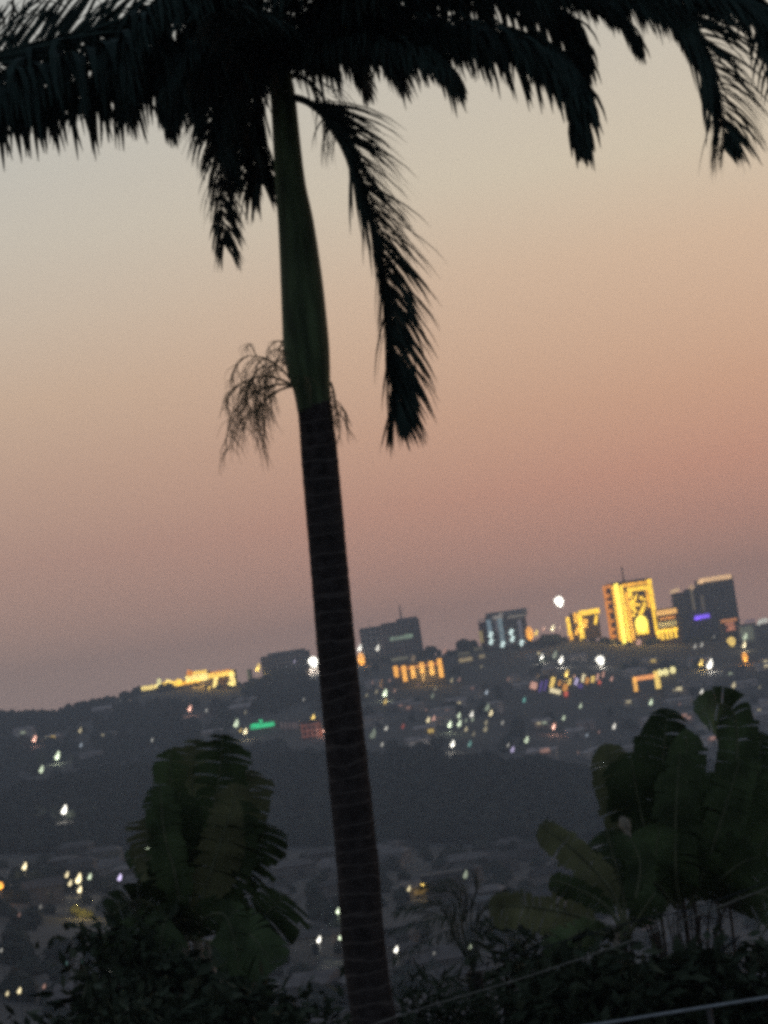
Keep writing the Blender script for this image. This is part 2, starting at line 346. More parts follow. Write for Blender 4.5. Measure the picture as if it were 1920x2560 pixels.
# ------------------------------------------------------------------ buildings
def px_z(px, py, Y): return P(px, py, Y)
class Bld:
    """a building at depth Y; pieces are given by photo position at that depth"""
    def __init__(s, name, px, Y, label, cat='building', group=None, rz=0):
        p = P(px, 1650, Y); s.Y = Y; s.z0 = terrain(p.x, Y) ; s.org = Vector((p.x, Y, s.z0)); s.s = Y / F
        s.e = empty(name, s.org, label=label, cat=cat, group=group)
    def block(s, x0, x1, top, depth, m, name='wall', yoff=0, bottom=None):
        """volume between photo columns x0..x1 (measured at height 'top'), down to the ground"""
        a, b = P(x0, top, s.Y + yoff), P(x1, top + (x0 - x1) * math.tan(ROLL) * 1, s.Y + yoff)
        z1 = (a.z + b.z) / 2; zb = s.z0 - 8 if bottom is None else P((x0 + x1) / 2, bottom, s.Y + yoff).z
        mb = MB(s.org); mb.box(((a.x + b.x) / 2, s.Y + yoff + depth / 2, (z1 + zb) / 2), (b.x - a.x, depth, z1 - zb))
        o = mb.build(name, m, s.e); return o, (a.x, b.x, zb, z1)
    def panel(s, name, rects, m, proud=.4, thick=.5, tilt=0):
        """lit or dark panels: list of (px,py,w,h) centre and size in photo pixels"""
        mb = MB(s.org)
        for r in rects:
            px, py, w_, h_ = r[:4]; p = P(px, py, s.Y - proud)
            mb.box(p, (w_ * s.s, thick, h_ * s.s), tilt=r[4] if len(r) > 4 else tilt)
        return mb.build(name, m, s.e)
    def windows(s, ext, ncol, nrow, m=None, mar=.12, ratio=.62, y=None, cap=40):
        x0, x1, z0, z1 = ext; z0 = max(z0, s.z0 - 1); y = (s.Y if y is None else y) - .12
        fx, fz = (x1 - x0) / ncol, (z1 - z0) / nrow
        me = MB(); me.box((0, 0, 0), (fx * ratio, .3, fz * ratio)); data = me.mesh('window', m or M['glass'])
        for i in range(ncol):
            for j in range(nrow):
                o = bpy.data.objects.new('window', data); COL.objects.link(o); o.parent = s.e
                o.location = Vector((x0 + fx * (i + .5), y, z0 + fz * (j + .5))) - s.org

GOLD, GOLD2, AMB = em((255, 200, 45), 2.3, .3, .35), em((255, 178, 30), 1.8, .4, .35), em((255, 150, 40), 1.2, .3, .35)
GB = em((255, 228, 85), 3.0, .2)
# gold tower (turned so that its left flank shows)
def gold_tower():
    Y = 2200.0; s_ = Y / F
    base = P(1545, 1612, Y); topl = P(1533, 1455, Y); topr = P(1632, 1450, Y)
    phi = radians(22)      # front plane runs to the right and slightly away
    W = (topr.x - topl.x) / cos(phi); D = 20.0
    z0 = terrain(base.x, Y) - 1; Z = lambda py, px=1560: P(px, py, Y).z - z0
    H = (topl.z + topr.z) / 2 - z0
    e = empty('lit_tower', (topl.x, Y, z0), phi, label='tall tower outlined in bright golden lights, brightest building on the ridge', cat='tower')
    def bx(name, items, m):
        mb = MB()
        for c, sz in items: mb.box(c, sz)
        return mb.build(name, m, e)
    body = bx('wall', [((W / 2, D / 2, H / 2 - 6), (W, D, H + 12))], M['tower_brown'])
    q = H / 155.0           # metres per photo pixel of height
    fr = lambda x0, x1, zt, zb, pr=.5: ((((x0 + x1) / 2) * W, -pr, H - (zt + zb) / 2 * q), ((x1 - x0) * W, 1.0, (zb - zt) * q))
    bx('light_frame', [fr(0, .1, 0, 155)], GB).name = 'light_frame'
    bx('light_frame', [fr(.13, .22, 6, 155)], GOLD)
    bx('light_frame', [fr(.25, .33, 25, 150)], GOLD2)
    bx('light_frame', [fr(.88, .99, 0, 145)], GOLD)
    bx('light_frame', [fr(.22, .88, 3, 12)], GOLD2)
    bx('light_frame', [fr(.33, .86, 15, 26)], GOLD)
    bx('light_frame', [fr(.80, .86, 26, 72)], GOLD2)
    # decorative lights climbing the recessed front
    zig = [(.38, 34, .10, 14), (.42, 50, .10, 10), (.50, 44, .06, 10), (.47, 60, .12, 8), (.40, 68, .10, 9), (.44, 76, .09, 8), (.38, 86, .08, 8), (.58, 62, .05, 6),
           (.66, 45, .07, 9), (.74, 50, .06, 6), (.71, 62, .07, 10), (.67, 71, .09, 8), (.62, 79, .09, 8), (.36, 58, .07, 12), (.54, 37, .05, 5), (.57, 84, .08, 8)]
    for (fx, zt, w_, h_) in zig: bx('light_cluster', [fr(fx - w_ / 2, fx + w_ / 2, zt - h_ / 2, zt + h_ / 2, .7)], GOLD)
    mb = MB(); mb.ball((.56 * W, -.8, H - 112 * q), (.17 * W, 1.2, 23 * q), 14, 10); mb.build('light_screen', GB, e, smooth=True)
    bx('light_screen', [fr(.40, .72, 120, 138, .5)], GOLD)
    bx('recess', [fr(.74, .88, 82, 150, .2)], mat('dark plum panel', (.10, .03, .05), var=.3))
    # flank
    def sd(y0, y1, zt, zb, pr=.5): return ((-pr, (y0 + y1) / 2 * D, H - (zt + zb) / 2 * q), (1.0, (y1 - y0) * D, (zb - zt) * q))
    bx('light_frame', [sd(.82, 1, 0, 150)], AMB); bx('light_frame', [sd(0, .2, 5, 150)], GOLD2)
    bx('light_frame', [sd(.2, .82, 0, 8)], AMB)
    for zt in (22, 40, 62, 88, 110, 128): bx('lit_window', [sd(.5, .72, zt, zt + 9)], AMB)
    bx('roof', [((W / 2, D / 2, H + .6), (W - 2, D - 2, 1.2))], M['tower'])
    mb = MB(); mb.tube([(W * .42, D / 2, H), (W * .42, D / 2, H + 44 * q)], [.9, .5], 6); mb.build('mast', M['tower_brown'], e)
    for (px, py, w_, h_, m_) in ((1524, 1611, 9, 24, 'cream'), (1537, 1618, 10, 16, 'yellow'), (1597, 1606, 12, 14, 'pink')):
        p = P(px, py, Y - 12); mb = MB(); R = Matrix.Rotation(-phi, 4, 'Z'); c = R @ (p - Vector((topl.x, Y, z0)))
        mb.box(c, (w_ * s_, .8, h_ * s_), tilt=.3); mb.build('entrance_light', em(TINT[m_], .9), e)
gold_tower()
for px_, py_, Yd, en_ in ((1560, 1500, 2186, 9000), (1600, 1570, 2188, 9000), (1540, 1590, 2184, 7000), (1668, 1565, 2184, 5000), (1455, 1565, 2180, 5000), (500, 1700, 2183, 5000), (560, 1700, 2183, 5000), (1045, 1685, None, 3500), (1080, 1685, None, 3500)):
    Yd = Yd or (march(1045, 1712, 0) or 2120) - 8
    fl = bpy.data.lights.new('added_glow_light', 'POINT'); fl.energy = en_; fl.color = (1, .62, .16); fl.shadow_soft_size = 1  # added warm light without a fixture, brightens the golden fronts
    fo_ = bpy.data.objects.new('added_glow_light', fl); COL.objects.link(fo_); fo_.location = P(px_, py_, Yd)

b = Bld('lit_annex', 1665, 2196, 'low annex with glowing yellow floors attached right of the gold tower')
o, ex = b.block(1641, 1694, 1524, 16, M['tower_brown'])
b.panel('light_band', [(1666, 1530, 52, 13, 0)], em((255, 190, 100), 1.5, .2))
b.panel('light_band', [(1668, 1545, 40, 5)], AMB)
b.panel('lit_floor', [(1668, 1560, 46, 13)], em((225, 200, 120), .7, .4))
b.panel('light_band', [(1668, 1576, 52, 9)], GOLD)
for i, x in enumerate((1645, 1655, 1666, 1677, 1688)): b.panel('lit_arch', [(x + 1, 1588 - (x - 1645) * .1 + (i % 2) * 3, 7, 17 + (i % 3) * 4)], GOLD)

b = Bld('office_tower', 1760, 2230, 'tall dark office tower with a pale lit roof edge, right of the gold tower', 'tower')
o, ex = b.block(1742, 1831, 1450, 22, M['tower']); b.windows(ex, 7, 13)
o, ex2 = b.block(1714, 1742, 1473, 20, M['tower'], yoff=2); b.windows(ex2, 2, 11, y=b.Y + 2)
o, ex3 = b.block(1682, 1714, 1484, 18, M['tower'], yoff=-3); b.windows(ex3, 3, 11, y=b.Y - 3)
b.panel('roof_light', [(1789, 1446, 80, 11), (1751, 1455, 16, 9)], em((255, 205, 150), 1.25, .15), proud=1)
b.panel('roof_light', [(1729, 1468, 12, 12, .5)], em((240, 195, 150), .8)); b.panel('roof_light', [(1687, 1477, 24, 9, -.2)], em((255, 210, 160), .95), proud=4)
b.panel('lit_stairwell', [(1732, 1500, 8, 50)], em((170, 150, 120), .3, .5)); b.panel('lit_stairwell', [(1757, 1508, 7, 40)], em((170, 150, 125), .22, .5))
b.panel('lit_sign', [(1755, 1542, 38, 10), (1745, 1547, 18, 5)], em((130, 90, 255), 1.8), proud=1)

b = Bld('office_block', 1000, 2200, 'dark stepped office block with mast and one green lit floor right of the trunk', 'building')
o, ex = b.block(951, 1047, 1560, 20, M['tower']); b.windows(ex, 8, 8)
o, ex2 = b.block(897, 951, 1572, 16, M['tower_pale'], yoff=1); b.windows(ex2, 4, 7, y=b.Y + 1)
b.block(990, 1042, 1548, 8, M['tower'], name='roof', yoff=6, bottom=1562)
b.panel('lit_floor', [(1003, 1594, 58, 9), (1022, 1589, 20, 9)], em((150, 175, 150), .62, .4))
mb = MB(b.org); a_ = P(1004, 1550, b.Y + 8); mb.tube([a_, a_ + Vector((0, 0, 13))], [.9, .5], 6); mb.build('mast', M['tower'], b.e)
mb = MB(b.org); a_ = P(924, 1572, b.Y + 8); mb.tube([a_, a_ + Vector((0, 0, 7))], [.3, .15], 6); mb.build('mast', M['tower'], b.e)

b = Bld('office_block', 1255, 2190, 'office block with bluish-white lit columns on its dark front', 'building')
o, ex = b.block(1212, 1312, 1543, 20, M['tower']); b.windows(ex, 8, 6)
b.block(1196, 1212, 1557, 14, mat('maroon wall', (.12, .05, .055)), yoff=2)
b.block(1214, 1316, 1534, 12, M['tower_pale'], name='roof', yoff=3, bottom=1545)
b.panel('roof_light', [(1244, 1543, 26, 9), (1252, 1539, 9, 12)], em((190, 180, 170), .55, .4)); b.panel('roof_light', [(1290, 1540, 44, 7)], em((170, 160, 145), .42, .4))
b.panel('roof_light', [(1202, 1551, 14, 7)], em((190, 160, 150), .4))
b.panel('light_column', [(1224, 1571, 11, 44)], em((150, 180, 195), .6, .3), .8); b.panel('light_column', [(1253, 1576, 12, 60)], em((150, 180, 190), .6, .3), .8)
b.panel('light_column', [(1241, 1566, 8, 30)], em((120, 115, 130), .3, .3), .8); b.panel('light_column', [(1301, 1573, 9, 48)], em((140, 140, 160), .35, .3), .8)
for (x, y) in ((1227, 1587), (1228, 1604), (1257, 1611), (1278, 1580), (1281, 1597), (1304, 1607)):
    b.panel('lit_window', [(x, y, 9, 15, .45)], em((225, 250, 245), 1.6), 1.2)
b.panel('light_column', [(1203, 1592, 9, 30)], em((200, 175, 110), .6, .3)); 

b = Bld('lit_pavilion', 1455, 2190, 'small golden lit pavilion on the ridge between the white flood lamp and the gold tower')
b.block(1424, 1494, 1534, 12, M['tower_brown'], bottom=1600)
b.panel('light_band', [(1473, 1530, 52, 13)], GOLD); b.panel('light_band', [(1448, 1541, 14, 16, .3)], GOLD)
b.panel('light_column', [(1422, 1566, 9, 46, 0)], GOLD); b.panel('light_column', [(1428, 1590, 8, 20)], GOLD2); b.panel('light_column', [(1438, 1545, 7, 26)], GOLD2)
b.panel('light_column', [(1453, 1573, 12, 60)], GOLD); b.panel('light_column', [(1463, 1558, 12, 22, .3)], GOLD2); b.panel('light_column', [(1444, 1575, 8, 26, .5)], GOLD2)
b.panel('light_column', [(1490, 1549, 7, 24, .3)], GOLD)

# long yellow hall on the left skyline
b = Bld('lit_hall', 470, 2195, 'long low hall washed in yellow light on the left skyline')
b.block(352, 405, 1722, 10, M['wall']); b.block(408, 464, 1708, 12, M['wall']); b.block(462, 524, 1686, 14, M['wall']); b.block(524, 588, 1683, 12, M['tower_brown'])
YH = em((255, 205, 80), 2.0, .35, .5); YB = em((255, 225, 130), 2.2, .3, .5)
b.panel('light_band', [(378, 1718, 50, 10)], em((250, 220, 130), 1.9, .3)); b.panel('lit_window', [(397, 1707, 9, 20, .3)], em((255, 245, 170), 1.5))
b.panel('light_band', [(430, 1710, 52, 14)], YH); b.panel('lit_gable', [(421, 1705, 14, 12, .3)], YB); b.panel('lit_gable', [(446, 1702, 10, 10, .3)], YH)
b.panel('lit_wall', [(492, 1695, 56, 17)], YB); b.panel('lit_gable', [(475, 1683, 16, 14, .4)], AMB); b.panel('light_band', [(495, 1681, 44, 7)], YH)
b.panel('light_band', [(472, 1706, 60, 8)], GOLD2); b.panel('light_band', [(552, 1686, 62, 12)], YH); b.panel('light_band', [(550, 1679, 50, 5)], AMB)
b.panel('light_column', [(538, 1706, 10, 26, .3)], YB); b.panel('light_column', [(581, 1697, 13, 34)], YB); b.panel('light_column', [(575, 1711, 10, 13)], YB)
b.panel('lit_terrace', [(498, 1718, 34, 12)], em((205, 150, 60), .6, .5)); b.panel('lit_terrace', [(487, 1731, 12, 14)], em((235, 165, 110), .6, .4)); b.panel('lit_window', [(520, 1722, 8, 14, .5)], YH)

# dark wide block left of the trunk
b = Bld('apartment_block', 705, 2205, 'wide unlit violet-grey block on the skyline just left of the palm trunk')
o, ex = b.block(650, 772, 1643, 20, M['tower']); b.windows(ex, 10, 5)
b.block(668, 762, 1634, 12, M['tower_pale'], name='roof', yoff=3, bottom=1644)
b = Bld('kiosk', 621, 2190, 'narrow dim kiosk with a faint green light left of the violet-grey block')
b.block(616, 628, 1674, 4, M['wall']); b.panel('lit_window', [(621, 1686, 6, 24)], em((150, 150, 110), .4))

# arcade with orange lit columns
b = Bld('arcade', 1045, march(1045, 1712, 0) or 2120, 'long arcade with a row of six orange lit columns below the dark stepped block')
b.block(982, 1108, 1664, 12, M['wall'])
OC = em((255, 176, 70), 1.7, .15)
for (x, y, h) in ((990, 1679, 28), (1011, 1684, 40), (1032, 1680, 30), (1055, 1670, 28), (1079, 1670, 34), (1101, 1670, 48)): b.panel('light_column', [(x, y, 11, h)], OC, 1)
b.panel('light_column', [(1058, 1692, 8, 22)], em((215, 150, 70), .7), 1)
b.panel('light_band', [(1045, 1662 + 4, 110, 7)], em((190, 90, 30), .8, .5))
b = Bld('market_hall', 1000, march(1000, 1662, 0) or 2170, 'low roof with dim cream light behind the orange arcade')
b.block(978, 1036, 1642, 10, M['wall']); b.panel('lit_floor', [(999, 1647, 42, 7)], em((150, 145, 115), .45, .4)); b.panel('lit_window', [(1033, 1646, 9, 15, .4)], em((190, 160, 120), .5))
b = Bld('market_hall', 1178, march(1178, 1660, 0) or 2170, 'low row of shops in dim yellow light left of the blue-lit block')
b.block(1148, 1212, 1636, 10, M['wall']); b.panel('lit_floor', [(1164, 1649, 34, 10)], em((200, 175, 125), .65, .4)); b.panel('lit_floor', [(1205, 1641, 14, 9)], em((190, 170, 125), .6, .3))
b.panel('lit_floor', [(1160, 1634, 30, 8), (1195, 1622, 22, 9)], em((130, 120, 85), .35, .5))

# orange scaffold building and green sign left of the trunk
b = Bld('lit_building', 775, march(775, 1848, 0) or 1900, 'small building in orange light at the left edge of the palm trunk')
b.block(752, 800, 1802, 10, mat('rust wall', (.16, .08, .05)))
for (x) in (756, 768, 780, 792): b.panel('light_column', [(x, 1826, 5, 34)], em((150, 70, 40), .45, .5), .6)
for (y) in (1812, 1826, 1840): b.panel('light_band', [(777, y, 44, 4)], em((165, 80, 45), .45, .5), .9)
b = Bld('colonnade', 722, march(722, 1828, 0) or 1900, 'dim colonnade of pinkish pillars between the green sign and the orange building')
b.block(700, 746, 1806, 8, M['tower']); 
for x in (704, 714, 724, 734, 742): b.panel('pillar', [(x, 1814, 5, 16)], em((150, 120, 115), .3, .3), .6)
b = Bld('lit_sign', 656, march(656, 1830, 0) or 1890, 'long glowing green sign band on a low building left of the palm', 'sign')
b.block(626, 690, 1806, 6, M['tower'])
b.panel('light_band', [(656, 1814, 60, 11), (638, 1812, 18, 6), (652, 1803, 7, 9)], em((35, 215, 140), 1.15, .35))
# portal
b = Bld('lit_portal', 1612, march(1612, 1737, 0) or 1960, 'portal of orange lit pillars and beam with round lamps, below the gold tower', 'gate')
PG = em((255, 185, 80), 1.5, .2)
zb = b.z0
for (x, y0, y1, w_) in ((1589, 1696, 1732, 11), (1643, 1678, 1722, 14)):
    a_ = P(x, y0, b.Y); c_ = P(x + 4, y1, b.Y); mb = MB(b.org); mb.box(((a_.x + c_.x) / 2, b.Y, (a_.z + zb - 1) / 2), (w_ * b.s, 3, a_.z - zb + 1)); mb.build('post', M['wall'], b.e)
b.panel('pillar_light', [(1588, 1711, 10, 36)], PG, 2); b.panel('pillar_light', [(1643, 1699, 13, 44)], em((255, 215, 110), 1.6, .2), 2)
b.panel('beam_light', [(1611, 1694, 54, 11)], em((255, 165, 90), 1.5, .2), 2)
for x, y in ((1650, 1682), (1664, 1680), (1682, 1675)):
    mb = MB(b.org); mb.ball(P(x, y, b.Y - 1), (7.5 * b.s, 2, 9 * b.s)); mb.build('lamp', em((255, 240, 165), 1.6), b.e, smooth=True)
mb = MB(b.org); a_, c_ = P(1645, 1683, b.Y + 1), P(1688, 1677, b.Y + 1); mb.box(((a_.x + c_.x) / 2, b.Y + 2, (a_.z + zb) / 2 - .5), (c_.x - a_.x, 3, a_.z - zb)); mb.build('wall', M['wall'], b.e)

# market stalls in mixed colours
STALL = [(1334, 1714, 22, 20, 'pink', 'round pink-red'), (1352, 1716, 8, 34, 'purple', 'tall dim purple'), (1364, 1713, 7, 34, 'purple', 'narrow dim mauve'), (1381, 1706, 14, 32, 'yellow', 'tall yellow'),
         (1388, 1728, 36, 13, 'cream', 'wide cream'), (1399, 1708, 8, 16, 'orange', 'small orange'), (1413, 1719, 16, 22, 'orange', 'broad orange'), (1415, 1735, 12, 14, 'red', 'low red'), (1424, 1704, 8, 20, 'yellow', 'slim yellow'),
         (1441, 1704, 11, 22, 'lavender', 'pale lavender'), (1451, 1715, 14, 14, 'purple', 'square purple'), (1458, 1695, 9, 24, 'cream', 'slim cream'), (1468, 1702, 11, 18, 'orange', 'small tan'),
         (1482, 1698, 11, 18, 'yellow', 'short yellow'), (1494, 1693, 7, 22, 'pink', 'thin salmon'), (1499, 1706, 8, 12, 'red', 'dim red'), (1508, 1686, 6, 18, 'pink', 'topmost thin pink'), (1436, 1692, 5, 10, 'pink', 'tiny pink')]
for (x, y, w_, h_, c, ds) in STALL:
    Y = march(x, y + h_ / 2, 1) or 1900
    b = Bld('market_stall', x, Y, '%s light of a stall in the coloured cluster below the gold tower' % ds, 'stall', 'lit stalls in the coloured cluster')
    p = P(x, y, Y); z0 = b.z0
    mb = MB(b.org); mb.box((p.x, Y + 1.6, (p.z + h_ / 2 * b.s + z0 - 1) / 2), (w_ * b.s, 2, p.z + h_ / 2 * b.s - z0 + 1)); mb.build('booth', M['wall'], b.e)
    b.panel('light_panel', [(x, y, w_ * .75, h_ * .85, .4)], em(TINT[c], {'purple': .35, 'red': .9, 'cream': 1.4, 'yellow': 1.4}.get(c, .95), .2), 0)

# buildings at the right edge
b = Bld('lit_block', 1824, 2150, 'block with orange and salmon lit floors right of the dark office tower')
b.block(1802, 1846, 1550, 12, M['tower_brown']); b.panel('light_band', [(1822, 1551, 40, 8)], em((230, 145, 80), .9, .3)); b.panel('light_band', [(1824, 1560, 22, 6), (1829, 1570, 18, 12)], em((240, 150, 110), .8, .3))
b.panel('light_band', [(1821, 1575, 12, 6)], em((220, 120, 80), .6))
b = Bld('lit_block', 1868, 2140, 'pale green-grey block near the right edge with small white roof lights')
b.block(1846, 1888, 1562, 12, M['tower_pale']); b.panel('lit_wall', [(1868, 1583, 32, 34)], em((140, 145, 120), .42, .4)); b.panel('roof_light', [(1875, 1552, 26, 8)], em((180, 150, 160), .5))
b = Bld('lit_block', 1906, 2140, 'flat block at the right edge of the photo with a row of white lights')
b.block(1889, 1935, 1562, 12, M['tower']); 
for x, y in ((1898, 1556), (1906, 1552), (1915, 1551)): b.panel('roof_light', [(x, y, 7, 13, .4)], em((240, 240, 225), .95))

# ------------------------------------------------------------------ street lamps
MARKS = [(470, 1700, 'the long yellow hall'), (656, 1812, 'the green sign'), (775, 1822, 'the small orange-lit building'), (710, 1640, 'the violet-grey block'), (990, 1590, 'the dark stepped block'),
         (1045, 1680, 'the orange arcade'), (1255, 1570, 'the blue-lit block'), (1455, 1560, 'the golden pavilion'), (1570, 1530, 'the gold tower'), (1760, 1530, 'the dark office tower'), (1824, 1556, 'the salmon-lit block'),
         (1410, 1712, 'the coloured stall cluster'), (1612, 1705, 'the orange portal'), (1170, 1800, 'the greenish hillside cluster'), (150, 1880, 'the left hillside'), (200, 2210, 'the left valley lights'),
         (420, 2000, 'the left banana clump'), (1090, 2210, 'the pillared valley house'), (1650, 1950, 'the right banana clump'), (60, 2480, 'the lower left corner'), (830, 2300, 'the lower palm trunk'), (1070, 2380, 'the small feathery palm')]
def where(px, py):
    best = min(MARKS, key=lambda m_: math.hypot((m_[0] - px) * .8, m_[1] - py)); dx, dy = px - best[0], py - best[1]
    if abs(dx) > 1.3 * abs(dy): r = 'left of' if dx < 0 else 'right of'
    else: r = 'above' if dy < 0 else 'below'
    if 'hillside' in best[2] and 'left' in best[2] or 'corner' in best[2]: return 'on ' + best[2] if 'hill' in best[2] else 'in ' + best[2]
    return r + ' ' + best[2]
groups = {}
for q in LAMPS:
    br = 'big bright' if q[3] >= 1.5 else ('bright' if q[4] >= 1 else ('small' if q[4] >= .5 else 'faint'))
    groups.setdefault((br, q[2], where(q[0], q[1])), []).append(q)
headmesh = {}
pm = MB(); pm.tube([(0, 0, 0), (0, 0, 1)], [.12, .09], 6); polemesh = pm.mesh('pole', M['pole'])
ORD = ['leftmost', 'second from the left', 'third from the left', 'fourth from the left', 'fifth from the left', 'sixth from the left']
for (br, tint, wh), qs in groups.items():
    qs.sort()
    for i, (px, py, tn, sz, st) in enumerate(qs):
        Y = march(px, py, 5.5)
        if Y is None: Y = 2150
        p = P(px, py, Y); z0 = terrain(p.x, Y); z0 = min(z0, p.z - 2)
        lab = '%s %s street lamp %s' % (br, tn, wh)
        if len(qs) > 1: lab += ', ' + (ORD[i] if i < len(qs) - 1 else 'rightmost') + ''
        e = empty('street_lamp', (p.x, Y, z0), label=lab, cat='street lamp', group='street lamps and lit points of the city')
        po = bpy.data.objects.new('pole', polemesh); COL.objects.link(po); po.parent = e; po.scale = (1, 1, p.z - z0)
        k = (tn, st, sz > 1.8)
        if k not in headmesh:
            hm = MB()  # oversized heads: bloom and smear of the light modelled into their shape
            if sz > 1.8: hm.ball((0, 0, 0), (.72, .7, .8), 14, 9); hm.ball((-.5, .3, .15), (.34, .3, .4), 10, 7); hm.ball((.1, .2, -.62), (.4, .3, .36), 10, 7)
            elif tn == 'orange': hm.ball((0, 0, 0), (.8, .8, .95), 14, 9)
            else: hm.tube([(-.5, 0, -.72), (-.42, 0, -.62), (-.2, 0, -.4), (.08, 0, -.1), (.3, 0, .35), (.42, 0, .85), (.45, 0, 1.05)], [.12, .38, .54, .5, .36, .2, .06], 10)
            headmesh[k] = hm.mesh('lamp_head_bloom', em(TINT[tn], st * 1.2), True)
        h = bpy.data.objects.new('lamp_head_bloom', headmesh[k]); COL.objects.link(h); h.parent = e
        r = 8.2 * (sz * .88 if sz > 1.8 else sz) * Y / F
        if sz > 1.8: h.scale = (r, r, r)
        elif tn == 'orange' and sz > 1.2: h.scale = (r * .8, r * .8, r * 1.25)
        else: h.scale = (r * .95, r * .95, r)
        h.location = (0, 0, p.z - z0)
        if st >= 1.4:
            ld = bpy.data.lights.new('bulb', 'POINT'); ld.energy = 1600 * st * (Y / 1800) ** 2; ld.color = tuple(s2l(TINT[tn])); ld.shadow_soft_size = 1
            lb2 = bpy.data.objects.new('bulb', ld); COL.objects.link(lb2); lb2.parent = e; lb2.location = (0, -r * 1.4, p.z - z0 - r)

# ------------------------------------------------------------------ houses of the hillside and valley
def house_mesh(seed, wm, rm):
    r = random.Random(seed); a = MB(); w_, d_, h_ = r.uniform(7, 13), r.uniform(6, 9), r.uniform(2.6, 5)
    a.box((0, 0, h_ / 2 - 1), (w_, d_, h_ + 2)); wl = a.mesh('wall', wm)
    b_ = MB(); ov = .5; rh = r.uniform(1, 2.2)
    X, Yy = w_ / 2 + ov, d_ / 2 + ov; ins = X * r.choice([0, .4])
    b_.add([(-X, -Yy, h_), (X, -Yy, h_), (X, Yy, h_), (-X, Yy, h_), (-X + ins, 0, h_ + rh), (X - ins, 0, h_ + rh), (-X, -Yy, h_ - .15), (X, -Yy, h_ - .15), (X, Yy, h_ - .15), (-X, Yy, h_ - .15)],
           [(0, 1, 5, 4), (2, 3, 4, 5), (1, 2, 5), (3, 0, 4), (6, 7, 1, 0), (7, 8, 2, 1), (8, 9, 3, 2), (9, 6, 0, 3), (9, 8, 7, 6)])
    rf = b_.mesh('roof', rm)
    dr = MB(); dr.box((w_ * .1, -d_ / 2 - .05, h_ * .3), (1.4, .14, h_ * .55))
    return wl, rf, dr.mesh('door', M['glass'])
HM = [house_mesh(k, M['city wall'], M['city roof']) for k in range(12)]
HV = [house_mesh(k + 50, M['wall'], M['roof']) for k in range(12)]
LITW = [em(TINT[c], v) for c, v in (('cream', .5), ('white', .35), ('pink', .4), ('yellow', .7), ('green-white', .4), ('pink', .3), ('cream', .9))]
lwb = MB(); lwb.box((0, 0, 0), (2.2, .3, 1.5)); LWM = []
for m_ in LITW: LWM.append(lwb.mesh('lit_window', m_))
rnd = random.Random(21)
def add_house(x, y, lab, grp, lit=0):
    if blocked(x, y, 4): return
    e = empty('house', (x, y, terrain(x, y) + .1), rnd.uniform(-.5, .5), label=lab, cat='house', group=grp)
    e.scale = (1.35, 1.2, 1.25) if y > 1100 else (1, 1, 1)
    for nm, d_ in zip(('wall', 'roof', 'door'), rnd.choice(HM if y > 1100 else HV)):
        o = bpy.data.objects.new(nm, d_); COL.objects.link(o); o.parent = e
    if lit:
        for k in range(rnd.choice((1, 1, 2))):
            o = bpy.data.objects.new('lit_window', rnd.choice(LWM)); COL.objects.link(o); o.parent = e; q_ = rnd.uniform(.6, 1.4); o.scale = (q_, 1, q_); o.location = (rnd.uniform(-3, 3), -5.2, rnd.uniform(1.8, 4))
for i in range(260):
    x, y = rnd_at(1540, 2180, .16)
    if x / y < -.02 and rnd.random() < .85: continue
    if rnd.random() < .42: add_house(x, y, 'small house with one dimly lit window on the far city hillside', 'dimly lit houses on the city hillside', 1)
    else: add_house(x, y, 'dim unlit house among the buildings on the far city hillside', 'unlit houses on the city hillside')
for i in range(150):
    x, y = rnd_at(330, 1000, .16); add_house(x, y, 'dim unlit house down in the valley', 'unlit houses in the valley')

# pillared valley house
vy = march(1110, 2262, 0) or 700
b = Bld('pillared_house', 1110, vy, 'pale pillared house with a verandah in the valley right of the palm trunk')
b.block(1060, 1150, 2200, 6, mat('ochre wall', (.2, .14, .1)), yoff=2.5)
b.block(1050, 1156, 2192, 9, M['roof'], name='roof', yoff=-.5, bottom=2202)
mb = None
for x in range(1062, 1152, 14):
    a_ = P(x, 2203, vy); c_ = P(x, 2262, vy); mb = MB(b.org); mb.box((a_.x, vy, (a_.z + b.z0 - 1) / 2), (.35, .35, a_.z - b.z0 + 1)); mb.build('pillar', M['wall'], b.e)
b.panel('lit_wall', [(1052, 2228, 34, 12, -.2)], em((170, 130, 40), .4, .5), -1.8)  # yellow lamp halo put into a glowing patch
b = Bld('long_shed', 1213, vy * .98, 'long low shed with a pale roof edge right of the pillared house')
b.block(1170, 1257, 2250, 8, M['wall']); b.block(1168, 1259, 2245, 9, M['roof_pale'], name='roof', yoff=-.5, bottom=2251)
yy = march(210, 2286, 1)
b = Bld('lit_tree', 210, yy, 'bush lit dull yellow by a lamp below the left valley lights', 'tree')
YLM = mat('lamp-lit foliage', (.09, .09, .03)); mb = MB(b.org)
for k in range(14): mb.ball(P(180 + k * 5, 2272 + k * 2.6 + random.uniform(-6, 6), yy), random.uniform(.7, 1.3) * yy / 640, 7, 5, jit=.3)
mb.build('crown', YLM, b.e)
mb = MB(b.org); mb.tube([b.org - Vector((0, 0, 1)), P(210, 2286, yy)], [.2, .1], 6); mb.build('trunk', M['twig'], b.e)
lp = bpy.data.lights.new('garden lamp', 'POINT'); lp.energy = 1500; lp.color = (1, .75, .25); lp.shadow_soft_size = .5
lo = bpy.data.objects.new('garden_lamp_light', lp); COL.objects.link(lo); lo.parent = b.e; lo.location = P(205, 2262, yy - 5) - b.org

